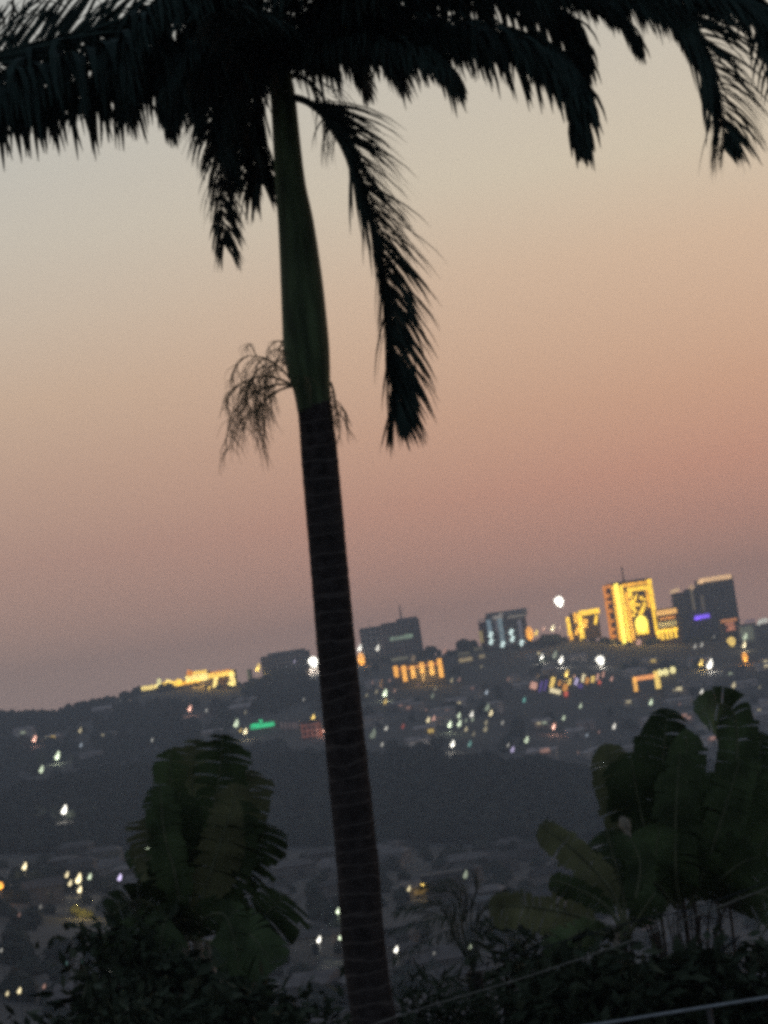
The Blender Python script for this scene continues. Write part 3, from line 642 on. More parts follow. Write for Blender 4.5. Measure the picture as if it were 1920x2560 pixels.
# ------------------------------------------------------------------ the palm
PY = 20.0
root = P(945, 2560, PY); gz = terrain(root.x, PY)
base = Vector((root.x + .10, PY, gz))
palm = empty('palm_tree', base, label='tall royal palm with a ringed trunk, green crownshaft and drooping dark fronds', cat='palm tree')
tp = [(base + Vector((.02, 0, -.3)), .20), (base + Vector((0, 0, .6)), .17), (P(934, 2545, PY), .163), (P(892, 2140, PY), .156), (P(851, 1735, PY), .147), (P(824, 1430, PY), .14), (P(800, 1157, PY), .138), (P(791, 1060, PY), .13), (P(785, 1010, PY), .128)]
def smooth_path(pts, n):
    out_ = []
    for i in range(n + 1):
        t_ = i / n * (len(pts) - 1); k = min(int(t_), len(pts) - 2); u = t_ - k
        p0 = pts[max(k - 1, 0)]; p1 = pts[k]; p2 = pts[k + 1]; p3 = pts[min(k + 2, len(pts) - 1)]
        f_ = lambda a, b_, c, d: .5 * ((2 * b_) + (c - a) * u + (2 * a - 5 * b_ + 4 * c - d) * u * u + (-a + 3 * b_ - 3 * c + d) * u ** 3)
        out_.append(f_(p0, p1, p2, p3))
    return out_
pp = smooth_path([q[0] for q in tp], 160); rr_ = smooth_path([q[1] for q in tp], 160)
rr_ = [r * 1.06 * (1 + (.018 if i % 4 == 0 else 0) + .01 * random.uniform(-1, 1)) for i, r in enumerate(rr_)]
mb = MB(base); mb.tube(pp, rr_, 20); mb.build('trunk', M['trunk'], palm, smooth=True)
sh = [((786, 1030), .128), ((780, 975), .142), ((772, 925), .165), ((766, 870), .176), ((761, 800), .172), ((753, 694), .160), ((740, 560), .138), ((726, 463), .118), ((716, 347), .105), ((708, 250), .098), ((700, 180), .085)]
mb = MB(base); mb.tube(smooth_path([P(*q[0], PY) for q in sh], 50), [q_ * 1.04 for q_ in smooth_path([q[1] for q in sh], 50)], 20); mb.build('crownshaft', M['shaft'], palm, smooth=True)
# leaf-base sheaths: pale seams
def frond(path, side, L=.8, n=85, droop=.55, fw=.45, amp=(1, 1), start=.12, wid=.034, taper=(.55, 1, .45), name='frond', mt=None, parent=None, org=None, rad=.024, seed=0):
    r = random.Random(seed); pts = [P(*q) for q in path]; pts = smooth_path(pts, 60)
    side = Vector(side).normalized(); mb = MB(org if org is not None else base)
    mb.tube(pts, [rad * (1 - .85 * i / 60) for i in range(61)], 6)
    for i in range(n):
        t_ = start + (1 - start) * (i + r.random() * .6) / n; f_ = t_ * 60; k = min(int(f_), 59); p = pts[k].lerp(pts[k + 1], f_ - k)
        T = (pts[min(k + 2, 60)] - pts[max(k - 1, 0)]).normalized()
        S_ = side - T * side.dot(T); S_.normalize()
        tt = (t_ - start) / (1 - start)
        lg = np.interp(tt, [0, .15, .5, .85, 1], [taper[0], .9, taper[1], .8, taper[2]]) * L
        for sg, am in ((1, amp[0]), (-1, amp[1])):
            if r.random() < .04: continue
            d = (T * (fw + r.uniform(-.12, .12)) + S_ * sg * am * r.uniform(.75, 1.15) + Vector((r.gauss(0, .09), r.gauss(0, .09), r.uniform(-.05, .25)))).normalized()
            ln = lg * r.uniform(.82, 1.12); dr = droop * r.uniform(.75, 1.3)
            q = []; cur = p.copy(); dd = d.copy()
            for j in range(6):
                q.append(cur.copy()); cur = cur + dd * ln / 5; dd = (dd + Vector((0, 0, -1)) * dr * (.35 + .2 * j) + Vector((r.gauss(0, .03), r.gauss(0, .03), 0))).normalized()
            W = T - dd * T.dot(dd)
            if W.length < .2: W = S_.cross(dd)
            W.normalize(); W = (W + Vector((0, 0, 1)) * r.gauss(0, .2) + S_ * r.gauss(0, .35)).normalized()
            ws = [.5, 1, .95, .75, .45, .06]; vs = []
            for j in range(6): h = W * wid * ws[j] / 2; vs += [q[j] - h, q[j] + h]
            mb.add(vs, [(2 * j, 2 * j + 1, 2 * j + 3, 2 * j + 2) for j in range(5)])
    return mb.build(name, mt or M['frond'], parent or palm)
C = (700, 215)
FR = [
 # right hanging frond
 dict(path=[(700, 240, 20), (775, 262, 19.9), (850, 345, 19.8), (905, 480, 19.7), (950, 625, 19.7), (975, 821, 19.7), (985, 960, 19.7), (983, 1030, 19.7)], side=(1, -.25, .1), L=.64, n=240, droop=.22, fw=1.15, amp=(.62, .12), start=.14, taper=(.9, 1, .35), wid=.030),
 dict(path=[(700, 235, 20.1), (780, 258, 20.1), (860, 350, 20.1), (915, 490, 20.1), (955, 640, 20.1), (978, 830, 20.1), (984, 940, 20.1)], side=(1, .5, .2), L=.82, n=60, droop=.25, fw=.95, amp=(.75, .10), start=.14, taper=(1, .9, .35), wid=.022),
 # left hanging fronds close to the trunk
 dict(path=[(695, 215, 20.1), (630, 190, 20.2), (575, 260, 20.3), (552, 380, 20.3), (553, 500, 20.3), (561, 610, 20.3)], side=(1, .5, 0), L=.42, n=120, droop=.5, fw=.8, amp=(.6, .35), start=.1, taper=(1, 1, .6), wid=.034),
 dict(path=[(695, 225, 20.2), (650, 215, 20.5), (630, 300, 20.7), (640, 400, 20.8), (655, 460, 20.8)], side=(1, -.6, 0), L=.52, n=110, droop=.5, fw=.7, amp=(.4, .6), start=.1, wid=.034),
 dict(path=[(695, 225, 20.2), (660, 200, 20.6), (610, 230, 20.9), (590, 330, 21.0), (605, 440, 21.0)], side=(1, -.6, 0), L=.58, n=110, droop=.5, fw=.7, amp=(.5, .6), start=.1, wid=.036),
 dict(path=[(695, 215, 20.2), (640, 180, 19.8), (580, 200, 19.5), (535, 280, 19.3), (530, 380, 19.3)], side=(1, .3, 0), L=.45, n=110, droop=.6, fw=.7, amp=(.4, .5), start=.1, wid=.036),
 # big left fronds, level, fringe hanging
 dict(path=[(690, 190, 20), (560, 130, 19.8), (400, 130, 19.6), (220, 170, 19.4), (40, 215, 19.2), (-200, 300, 19)], side=(.0, 1, 0), L=.98, n=120, droop=1.1, fw=.05, amp=(.5, .5), start=.1, wid=.075, taper=(.6, .95, .8)),
 dict(path=[(690, 190, 20), (570, 170, 20.3), (420, 190, 20.7), (250, 220, 21), (60, 270, 21.3), (-200, 340, 21.6)], side=(0, 1, 0), L=.68, n=150, droop=1.0, fw=.1, amp=(.5, .5), start=.1, wid=.055),
 dict(path=[(690, 180, 20), (580, 60, 20.3), (430, 40, 20.7), (250, 90, 21), (60, 160, 21.3), (-150, 260, 21.5)], side=(0, 1, .1), L=.85, n=160, droop=.9, fw=.2, amp=(.6, .6), start=.1, wid=.052),
 dict(path=[(690, 180, 20), (600, 30, 19.6), (500, -20, 19.2), (400, 20, 19), (340, 120, 18.8), (320, 230, 18.7)], side=(0, 1, .1), L=.7, n=130, droop=.8, fw=.3, amp=(.7, .7), start=.1, wid=.05),
 dict(path=[(690, 190, 20), (620, 120, 19.6), (530, 110, 19.3), (450, 180, 19.1), (420, 280, 19)], side=(.2, 1, 0), L=.5, n=110, droop=.9, fw=.4, amp=(.5, .5), start=.1, wid=.05, taper=(1, 1, .5)),
 # upper left, crossing the corner
 dict(path=[(695, 160, 20), (600, -60, 20.1), (420, -120, 20.2), (200, -60, 20.3), (20, 60, 20.4), (-120, 200, 20.4)], side=(.2, 1, 0), L=.6, n=70, droop=.45, fw=-.25, amp=(.5, .5), start=.1, wid=.026),
 # right large fronds: level then falling to a tip
 dict(path=[(700, 190, 20), (820, 110, 19.8), (1000, 75, 19.5), (1200, 95, 19.3), (1350, 150, 19.2), (1430, 230, 19.1), (1453, 350, 19.1)], side=(.0, 1, 0), L=.66, n=190, droop=1.0, fw=.3, amp=(.5, .5), start=.1, taper=(.95, .95, .3), wid=.052),
 dict(path=[(700, 190, 20), (850, 90, 20.3), (1060, 60, 20.6), (1280, 90, 20.9), (1400, 150, 21), (1465, 250, 21)], side=(.3, 1, 0), L=.62, n=190, droop=.95, fw=.35, amp=(.6, .6), start=.12, taper=(.9, .95, .4), wid=.05),
 dict(path=[(700, 190, 20), (850, 20, 20.6), (1060, -30, 21), (1260, -10, 21.4), (1390, 40, 21.5), (1450, 130, 21.5)], side=(.1, 1, 0), L=.72, n=190, droop=.9, fw=.4, amp=(.6, .6), start=.12, taper=(.9, .9, .5), wid=.05),
 dict(path=[(700, 190, 20), (800, 120, 19.2), (930, 110, 18.8), (1060, 140, 18.6), (1130, 190, 18.5)], side=(.1, 1, 0), L=.5, n=120, droop=.9, fw=.35, amp=(.5, .6), start=.15, wid=.045, taper=(.9, .9, .3)),
 # far right hanging frond
 dict(path=[(705, 160, 20), (900, -90, 19.6), (1250, -130, 19.2), (1550, -60, 18.9), (1710, 50, 18.8), (1790, 200, 18.7), (1812, 370, 18.7)], side=(1, -.3, .2), L=.66, n=190, droop=.35, fw=.9, amp=(.65, .3), start=.3, taper=(.8, 1, .2), wid=.034),
 dict(path=[(705, 160, 20), (900, -90, 20.1), (1250, -110, 19.9), (1520, -60, 19.9), (1680, 20, 19.9), (1750, 120, 19.9)], side=(.2, 1, .1), L=.5, n=150, droop=.7, fw=.5, amp=(.6, .6), start=.3, taper=(.8, 1, .4), wid=.034),
 dict(path=[(705, 160, 20), (950, -130, 20.4), (1350, -190, 20.8), (1700, -120, 21), (1880, 20, 21.1), (1960, 240, 21.1)], side=(.6, .8, .1), L=.7, n=130, droop=.5, fw=.6, amp=(.6, .6), start=.2, wid=.038),
 dict(path=[(705, 160, 20), (1000, -40, 20.3), (1300, -30, 20.6), (1500, -20, 20.8), (1640, 20, 20.9), (1720, 100, 20.9)], side=(.2, 1, .0), L=.5, n=170, droop=.7, fw=.6, amp=(.6, .6), start=.3, taper=(.8, 1, .5), wid=.036),
 dict(path=[(705, 160, 20), (1050, -100, 19.3), (1450, -80, 19), (1700, -40, 18.9), (1870, 20, 18.9), (1960, 130, 18.9)], side=(.3, 1, .1), L=.62, n=170, droop=.6, fw=.6, amp=(.6, .6), start=.35, wid=.038),
 dict(path=[(705, 160, 20), (1000, -30, 19.6), (1250, -40, 19.5), (1420, -20, 19.4), (1520, 20, 19.4), (1580, 90, 19.4)], side=(.3, 1, .0), L=.45, n=170, droop=.7, fw=.7, amp=(.6, .6), start=.3, wid=.036, taper=(.8, .9, .5)),
 # top left corner leaflets rising from their rib
 dict(path=[(690, 180, 20), (500, 50, 20.2), (300, 70, 20.4), (100, 110, 20.6), (-80, 160, 20.8)], side=(0, .2, 1), L=.75, n=62, droop=.06, fw=-.75, amp=(.7, .15), start=.3, wid=.04, taper=(1, 1, 1)),
 # short middle fronds in front and behind the shaft
 dict(path=[(700, 200, 20), (770, 120, 19.7), (850, 90, 19.4), (920, 110, 19.1), (975, 170, 18.9)], side=(.2, 1, 0), L=.52, n=130, droop=.75, fw=.4, amp=(.5, .6), start=.15, wid=.044),
 dict(path=[(700, 200, 20), (760, 130, 20.3), (830, 110, 20.6), (880, 150, 20.8), (910, 210, 20.9)], side=(.2, 1, 0), L=.42, n=120, droop=.75, fw=.4, amp=(.5, .6), start=.15, wid=.04),
 dict(path=[(700, 215, 20), (740, 190, 20.2), (790, 220, 20.4), (825, 280, 20.5), (840, 350, 20.5)], side=(1, .4, 0), L=.5, n=44, droop=.7, fw=.6, amp=(.35, .35), start=.2, wid=.017),
 dict(path=[(695, 190, 20), (640, 100, 19.6), (560, 90, 19.2), (480, 150, 18.9), (430, 240, 18.8)], side=(.2, 1, 0), L=.5, n=140, droop=.7, fw=.4, amp=(.6, .6), start=.12, wid=.045),
 dict(path=[(695, 190, 20), (650, 130, 20.5), (590, 130, 20.9), (530, 180, 21.2), (490, 250, 21.3)], side=(.2, 1, 0), L=.45, n=120, droop=.7, fw=.4, amp=(.6, .6), start=.12, wid=.04),
 # fill over the top of the frame
 dict(path=[(700, 170, 20), (690, 20, 19.7), (640, -120, 19.2), (560, -220, 18.6)], side=(1, .2, 0), L=.85, n=130, droop=.6, fw=.4, amp=(.9, .9), start=.12, wid=.045),
 dict(path=[(702, 170, 20), (760, 0, 20.3), (850, -140, 20.8), (960, -230, 21.3)], side=(1, .3, 0), L=.9, n=130, droop=.65, fw=.4, amp=(.9, .9), start=.12, wid=.045),
 dict(path=[(702, 180, 20), (800, 60, 19.5), (960, -50, 18.9), (1130, -90, 18.4), (1300, -60, 18)], side=(.2, 1, 0), L=.8, n=170, droop=.8, fw=.3, amp=(.7, .7), start=.1, wid=.048),
 dict(path=[(700, 180, 20), (600, 40, 20.6), (460, -60, 21.2), (300, -110, 21.8)], side=(.2, 1, .1), L=.85, n=150, droop=.7, fw=.35, amp=(.8, .8), start=.1, wid=.045),
 dict(path=[(702, 180, 20), (840, 10, 20.5), (1080, -110, 20.9), (1350, -120, 21.2), (1600, -40, 21.4)], side=(.2, 1, 0), L=.8, n=190, droop=.7, fw=.35, amp=(.8, .8), start=.1, wid=.048),
 dict(path=[(702, 180, 20), (740, 40, 19.4), (800, -50, 18.8), (870, -60, 18.3)], side=(.5, 1, 0), L=.7, n=150, droop=.8, fw=.35, amp=(.8, .8), start=.1, wid=.045),
 dict(path=[(702, 200, 20), (690, 120, 19.3), (640, 60, 18.4), (560, 30, 17.6)], side=(1, .1, 0), L=.5, n=130, droop=.6, fw=.4, amp=(.8, .8), start=.1, wid=.04),
]
for i, f_ in enumerate(FR): frond(seed=i + 11, **f_)
# hanging flower stalks below the shaft
def flower(origin, branches, seed):
    r = random.Random(seed); mb = MB(base); o = P(*origin)
    def strand(p, d, ln, rad, lvl):
        q = [p.copy()]; dd = d.normalized()
        steps = 7
        for j in range(steps):
            p = p + dd * ln / steps; q.append(p.copy())
            dd = (dd + Vector((r.gauss(0, .12), r.gauss(0, .12), -.20 - .07 * j * (lvl > 0)))).normalized()
            if lvl < 2 and j >= 1:
                for _ in range(2 if lvl == 0 else (1 if j % 2 else 2)):
                    strand(p, (dd + Vector((r.gauss(0, .7), r.gauss(0, .5), r.gauss(-.1, .45)))).normalized(), ln * r.uniform(.45, .75), rad * .5, lvl + 1)
        mb.tube(q, [rad * (1 - .7 * j / steps) for j in range(steps + 1)], 4, cap=False)
    for (dx, dz, ln) in branches: strand(o, Vector((dx, r.uniform(-.35, .35), dz)), ln, .011, 0)
    mb.build('flower_stalk', M['stalk'], palm)
flower((735, 965, 19.95), [(-1, .8, .46), (-1, .35, .50), (-.6, 1.5, .46), (-.35, 1.6, .40), (-1, .0, .42)], 5)
flower((826, 955, 20.0), [(.2, -.9, .26)], 9)

# ------------------------------------------------------------------ banana-like clumps
def blade(e, org, path, wpx, turn=0, n=22, tear=.5, mt=None, seed=0, droop=.25, rib=.016, stalk=0.0, blunt=.2, gap=.8):
    """a large paddle leaf: midrib along path, blade split into ragged strips"""
    r = random.Random(seed); pts = smooth_path([P(*q) for q in path], 48); Ym = path[-1][2]; W = wpx * 1.08 / F * Ym / 2
    mb = MB(org); mb.k = 0
    rb = MB(org); rb.tube(pts, [rib * (1.25 - i / 48) for i in range(49)], 6)
    i0 = int(48 * stalk)
    for sg in (-1, 1):
        u = 0.0
        while u < 1:
            du = r.uniform(.5, 1.6) / n; u2 = min(1, u + du); torn = r.random() < max(tear * .9, .25)
            g0 = r.uniform(.0, .5) ** 1.7 * du * gap if torn else 0
            ln_f = r.uniform(.76, 1.1) if torn else r.uniform(.86, 1.06); dr = droop * r.uniform(.4, 2.0) if torn else droop * r.uniform(.8, 1.3)
            vs = []
            for uu, cut in ((u + .001, 1), (u2 - g0, 1)):
                f_ = i0 + (48 - i0) * min(uu, .999); k = min(int(f_), 47); p = pts[k].lerp(pts[k + 1], f_ - k)
                T = (pts[min(k + 2, 48)] - pts[max(k - 2, 0)]).normalized()
                V = Vector((sin(turn), -cos(turn), 0)); Sd = T.cross(V).normalized() * sg
                prof = (min(1, uu / .22) ** .55) * (min(1, (1 - uu) / blunt) ** .5) if uu < 1 else 0
                w_ = W * prof * ln_f
                for j in range(5):
                    a_ = j / 4; q = p + Sd * w_ * a_ + T * w_ * .28 * a_ + V * (.12 * w_ * a_ - .5 * w_ * a_ * a_ * dr) + Vector((0, 0, -1)) * dr * w_ * a_ * a_
                    vs.append(q)
            mb.add(vs, [(j, j + 1, j + 6, j + 5) for j in range(4)])
            u = u2
    o = mb.build('leaf', mt or M['leaf'], e)
    rb.build('midrib', M['rib'], o)
    return o
# left clump
LY = 25.0
lb = P(445, 2520, LY); lz = terrain(lb.x, LY); LB = Vector((lb.x, LY, lz))
e = empty('banana_clump', LB, label='tall ragged-leaved banana clump standing left of the palm trunk', cat='banana plant')
mb = MB(LB)
for (xb, xt, yt, r_) in ((470, 452, 2290, .055), (500, 485, 2300, .06), (440, 430, 2330, .05), (520, 520, 2350, .045)):
    g0 = P(xb, 2560, LY); g0 = Vector((g0.x, LY, lz)); mb.tube(smooth_path([g0, g0.lerp(P(xt, yt, LY), .5) + Vector((.03, 0, 0)), P(xt, yt, LY)], 10), [r_ * (1.25 - .05 * k) for k in range(11)], 10)
mb.build('stem', M['dry'], e, smooth=True)
c0 = (465, 2330)
BL = [ # path, width px, turn, olive?, seed, tear
 ([(455, 2330, 25), (432, 2200, 25), (424, 2020, 25), (428, 1872, 25)], 92, .5, 0, 1, .6, .3),
 ([(465, 2330, 25), (468, 2150, 25.2), (480, 1980, 25.3), (492, 1848, 25.3)], 130, -.2, 1, 2, .35, .3),
 ([(472, 2330, 25), (505, 2150, 24.9), (545, 1960, 24.8), (556, 1835, 24.7)], 130, .2, 0, 3, .6, .3),
 ([(480, 2330, 25), (540, 2200, 25.3), (600, 2040, 25.5), (632, 1925, 25.6)], 115, -.3, 1, 4, .5, .3),
 ([(480, 2340, 25), (560, 2230, 24.7), (636, 2125, 24.5), (672, 2060, 24.3)], 115, .3, 0, 5, .8, .25),
 ([(470, 2350, 25), (580, 2320, 24.6), (660, 2290, 24.3), (712, 2235, 24.1)], 150, .1, 0, 6, .3, .35),
 ([(460, 2340, 25), (410, 2230, 25.1), (375, 2120, 25.2), (362, 2045, 25.2)], 100, -.3, 1, 7, .5, .3),
 ([(455, 2340, 25), (440, 2240, 24.6), (436, 2120, 24.4), (448, 1980, 24.3)], 130, .1, 0, 8, .3, .2),
 ([(485, 2330, 25), (540, 2240, 24.6), (580, 2120, 24.4), (605, 2000, 24.3)], 120, -.1, 0, 9, .6, .2),
 ([(480, 2350, 25), (560, 2310, 24.4), (620, 2330, 24.1), (690, 2420, 23.9)], 120, .0, 0, 10, .3, .25),
 ([(450, 2350, 25), (400, 2280, 24.7), (340, 2250, 24.5), (275, 2290, 24.3)], 110, .2, 0, 12, .7, .3),
 ([(455, 2360, 25), (400, 2330, 24.5), (330, 2340, 24.2), (265, 2420, 24)], 130, 0, 0, 13, .6, .25),
 ([(445, 2330, 25), (410, 2260, 25.2), (370, 2190, 25.4), (318, 2125, 25.5)], 42, .2, 0, 14, .7, .55),
 ([(470, 2350, 24.6), (520, 2290, 24.3), (570, 2300, 24.1), (600, 2440, 24)], 110, .2, 0, 16, .6, .1),
 ([(460, 2350, 24.6), (440, 2290, 24.3), (410, 2310, 24.1), (395, 2450, 24)], 110, -.2, 0, 17, .6, .1),
 ([(470, 2350, 24.6), (520, 2200, 24.4), (560, 2080, 24.3), (600, 1960, 24.3)], 110, .3, 1, 18, .5, .15),
 ([(460, 2350, 24.6), (440, 2200, 24.3), (410, 2080, 24.2), (400, 1960, 24.2)], 90, .2, 0, 19, .6, .15),
 ([(480, 2345, 25), (560, 2370, 24.4), (600, 2420, 24.1), (640, 2500, 23.9)], 120, 0, 0, 15, .5, .2),
]
for (pt, wd, tn, ol, sd_, tr, stk) in BL: blade(e, LB, pt, wd, tn, mt=M['leaf_olive'] if ol else M['leaf'], seed=sd_, tear=tr, stalk=stk)
# right clumps
def clump_at(px, Y, label, blades, stems):
    p = P(px, 2500, Y); z = terrain(p.x, Y); O = Vector((p.x, Y, z)); e = empty('banana_clump', O, label=label, cat='banana plant')
    mb = MB(O)
    for (xb, xt, yt, r_) in stems:
        g0 = P(xb, 2560, Y); g0 = Vector((g0.x, Y, z)); mb.tube(smooth_path([g0, g0.lerp(P(xt, yt, Y), .5) + Vector((-.04, 0, 0)), P(xt, yt, Y)], 10), [r_ * (1.25 - .06 * k) for k in range(11)], 8)
    mb.build('stem', M['twig'], e, smooth=True)
    for (pt, wd, tn, ol, sd_, tr, stk) in blades: blade(e, O, pt, wd, tn, mt=M['leaf_olive'] if ol else M['leaf'], seed=sd_, tear=tr, stalk=stk)
    return e, O
clump_at(1690, 23, 'large banana clump with broad upright leaves at the right, its tallest leaf bent over', [
 ([(1690, 2250, 23), (1670, 2150, 23), (1655, 1960, 23), (1668, 1770, 23)], 150, .1, 0, 21, .15, .12),
 ([(1700, 2250, 23), (1712, 2120, 22.8), (1718, 1970, 22.8), (1716, 1822, 22.8)], 100, -.4, 0, 22, .4, .2),
 ([(1720, 2250, 23), (1790, 2120, 23.1), (1838, 1930, 23.2), (1836, 1790, 23.2), (1790, 1760, 23.0), (1745, 1790, 22.8)], 110, .1, 0, 23, .2, .2),
 ([(1740, 2250, 23), (1830, 2150, 23.3), (1880, 2000, 23.4), (1905, 1830, 23.4)], 120, .1, 0, 24, .3, .2),
 ([(1760, 2250, 23), (1850, 2180, 22.8), (1920, 2080, 22.6), (1990, 1930, 22.5)], 170, 0, 0, 25, .3, .2),
 ([(1700, 2250, 23), (1740, 2160, 22.6), (1775, 2050, 22.4), (1790, 1930, 22.3)], 160, .1, 0, 26, .3, .1),
 ([(1700, 2250, 23), (1640, 2160, 22.6), (1600, 2020, 22.5), (1575, 1880, 22.4)], 150, 0, 0, 27, .3, .2),
 ([(1690, 2260, 23), (1620, 2160, 23.3), (1560, 2020, 23.4), (1515, 1858, 23.5)], 110, .2, 1, 28, .25, .25),
 ([(1740, 2250, 23), (1800, 2200, 22.4), (1850, 2160, 22.2), (1900, 2140, 22.1)], 160, 0, 0, 29, .4, .1),
 ([(1720, 2270, 22.6), (1760, 2180, 22.4), (1800, 2060, 22.3), (1850, 1900, 22.3)], 110, .2, 0, 31, .7, .1),
 ([(1700, 2270, 22.6), (1690, 2180, 22.3), (1690, 2040, 22.2), (1700, 1880, 22.2)], 110, -.2, 0, 32, .7, .1),
 ([(1690, 2270, 22.6), (1640, 2210, 22.3), (1600, 2200, 22.1), (1570, 2260, 22.0)], 90, .1, 0, 33, .7, .1),
 ([(1800, 2270, 22.6), (1860, 2240, 22.3), (1920, 2240, 22.1), (1960, 2300, 22.0)], 110, .1, 0, 34, .7, .1),
 ([(1700, 2250, 23), (1660, 2210, 22.5), (1640, 2150, 22.3), (1650, 2060, 22.2)], 150, 0, 0, 30, .4, .1)],
 [(1755, 1700, 2200, .03), (1790, 1730, 2220, .026), (1700, 1640, 2200, .02), (1830, 1790, 2230, .02), (1850, 1820, 2230, .018)])
clump_at(1560, 21, 'smaller banana clump with worn olive leaves pointing left, below the large right clump', [
 ([(1560, 2330, 21), (1530, 2230, 21), (1440, 2130, 20.9), (1348, 2062, 20.8)], 78, .2, 1, 41, .35, .25),
 ([(1560, 2340, 21), (1520, 2270, 21), (1450, 2225, 20.9), (1374, 2196, 20.8)], 62, -.2, 0, 42, .4, .25),
 ([(1565, 2330, 21), (1555, 2230, 21.1), (1535, 2150, 21.1), (1515, 2075, 21.1)], 105, .1, 0, 43, .3, .2),
 ([(1565, 2350, 21), (1480, 2300, 20.8), (1350, 2270, 20.5), (1222, 2262, 20.3)], 90, 0, 1, 44, .7, .3),
 ([(1565, 2330, 21), (1590, 2240, 21), (1600, 2160, 21), (1580, 2100, 21)], 70, 0, 0, 45, .4, .2),
 ([(1560, 2350, 21), (1490, 2330, 20.7), (1430, 2340, 20.5), (1370, 2390, 20.4)], 90, 0, 0, 46, .6, .2),
 ([(1565, 2350, 21), (1600, 2290, 20.8), (1625, 2250, 20.7), (1640, 2230, 20.7)], 80, .0, 0, 47, .5, .2)],
 [(1545, 1560, 2330, .032), (1600, 1570, 2300, .022)])
e_ = bpy.data.objects
# dry pale sheaths on the clump
for (x, y, r_, Y) in ((1562, 2062, .05, 22.3), (1531, 2334, .05, 20.8)):
    mb = MB(); par = [o for o in COL.objects if o.name.startswith('banana_clump')][1 if x == 1562 else 2]
    mb.o = Vector(par.location); mb.ball(P(x, y, Y), (r_ * 1.0, r_ * .7, r_ * 1.5), 9, 7, tilt=-.3, jit=.12); mb.tube([P(x, y, Y), P(x + 20, y + 60, Y), P(x + 30, y + 130, Y + .2)], [.03, .02, .012], 7)
    mb.build('dry_sheath', M['dry'], par, smooth=True)

# ------------------------------------------------------------------ shrubs
def shrub(px0, px1, ytop, Y, label, mt, n=900, seed=0, ls=.10, droop=0, name='shrub', cat='shrub', thin=.35, stems=7):
    r = random.Random(seed); xc = (px0 + px1) / 2; top = P(xc, ytop, Y); z0 = terrain(top.x, Y); O = Vector((top.x, Y, z0))
    e = empty(name, O, label=label, cat=cat); R = (px1 - px0) / 2 / F * Y; H = top.z - z0
    st = MB(O); cl = []
    for k in range(stems):
        tip = O + Vector((r.uniform(-.9, .9) * R, r.uniform(-.6, .6) * R, H * r.uniform(.7, .98)))
        mid = O.lerp(tip, .5) + Vector((r.gauss(0, .1), r.gauss(0, .1), .1)); pth = smooth_path([O + Vector((r.gauss(0, .08), r.gauss(0, .08), -.1)), mid, tip], 8)
        st.tube(pth, [.015 * (1.1 - j / 9) for j in range(9)], 5); cl += [(pth[j], .5) for j in (4, 5, 6, 7, 8)]
    st.build('stem', M['twig'], e)
    lf = MB(O)
    for k in range(int(n * 2.0)):
        c, _ = r.choice(cl); p = c + Vector((r.gauss(0, .16 + R * .2), r.gauss(0, .14 + R * .14), r.gauss(0, .15)))
        hh = (p.z - z0) / H
        if hh > 1: p.z = z0 + H * r.uniform(.8, 1)
        d = Vector((r.gauss(0, 1), r.gauss(0, 1), r.gauss(.1, .8))).normalized(); L_ = ls * 1.15 * r.uniform(.6, 1.5); W = d.cross(Vector((r.gauss(0, 1), r.gauss(0, 1), r.gauss(0, 1)))).normalized() * L_ * thin * .5
        lf.add([p, p + d * L_ * .45 - W, p + d * L_ + Vector((0, 0, -droop * L_)), p + d * L_ * .45 + W], [(0, 1, 2, 3)])
    lf.build('foliage', mt, e); return e
SH = [(60, 330, 2500, 22, 'low dark green bush in the lower left corner', 'bush', 2600, .10, .5), (160, 340, 2438, 23, 'dark bush with drooping pointed leaves left below the banana clump', 'bush', 2600, .16, .3), (300, 560, 2450, 22.5, 'bushy undergrowth at the foot of the left banana clump', 'bush', 3200, .12, .5),
 (520, 760, 2460, 22, 'dark undergrowth between the left banana clump and the palm trunk', 'bush', 3000, .12, .4), (720, 930, 2480, 21, 'low scrub against the left side of the palm trunk', 'bush', 1800, .10, .4),
 (960, 1180, 2440, 21.5, 'grassy scrub right of the palm trunk foot', 'bush', 2200, .14, .15), (1150, 1420, 2400, 22, 'large dark bush below the feathery small palm', 'bush', 4200, .10, .5),
 (1380, 1600, 2420, 22, 'dark bush under the olive-leaved banana clump', 'bush', 3600, .11, .45), (1560, 1790, 2440, 21.5, 'reddish-brown shrub at the lower right', 'bush_red', 2400, .09, .5),
 (1740, 1990, 2400, 21.5, 'brownish shrub in the lower right corner', 'bush_red', 2000, .10, .4), (1200, 1330, 2300, 23.5, 'narrow shrub with hanging leaves behind the feathery small palm', 'bush', 1500, .16, .22),
 (215, 330, 2300, 24, 'dark leafy shrub behind the left edge of the banana clump', 'bush', 1500, .13, .4), (-60, 120, 2545, 22, 'bush cut off by the left bottom edge', 'bush', 900, .1, .5)]
for i, (a, b_, yt, Y, lb_, mk, n_, ls, th) in enumerate(SH): shrub(a, b_, yt, Y, lb_, M[mk], n_, seed=100 + i, ls=ls, thin=th)
for i, (a, b_, yt, Y, lb_, n_, ls, th) in enumerate([(340, 440, 2400, 23.6, 'upright dark shrub in front of the stems of the left banana clump', 1600, .16, .4), (500, 640, 2420, 23.4, 'dense dark shrub right of the stems of the left banana clump', 1800, .15, .45),
        (1400, 1540, 2330, 20.4, 'dark shrub in front of the foot of the olive-leaved banana clump', 1900, .15, .4), (1600, 1720, 2390, 21.0, 'dark leafy shrub under the middle of the right banana clump', 1500, .13, .45), (1800, 1930, 2330, 21.2, 'tall dark shrub at the right edge under the banana leaves', 1900, .14, .4)]):
    shrub(a, b_, yt, Y, lb_, M['bush'], n_, seed=400 + i, ls=ls, thin=th)
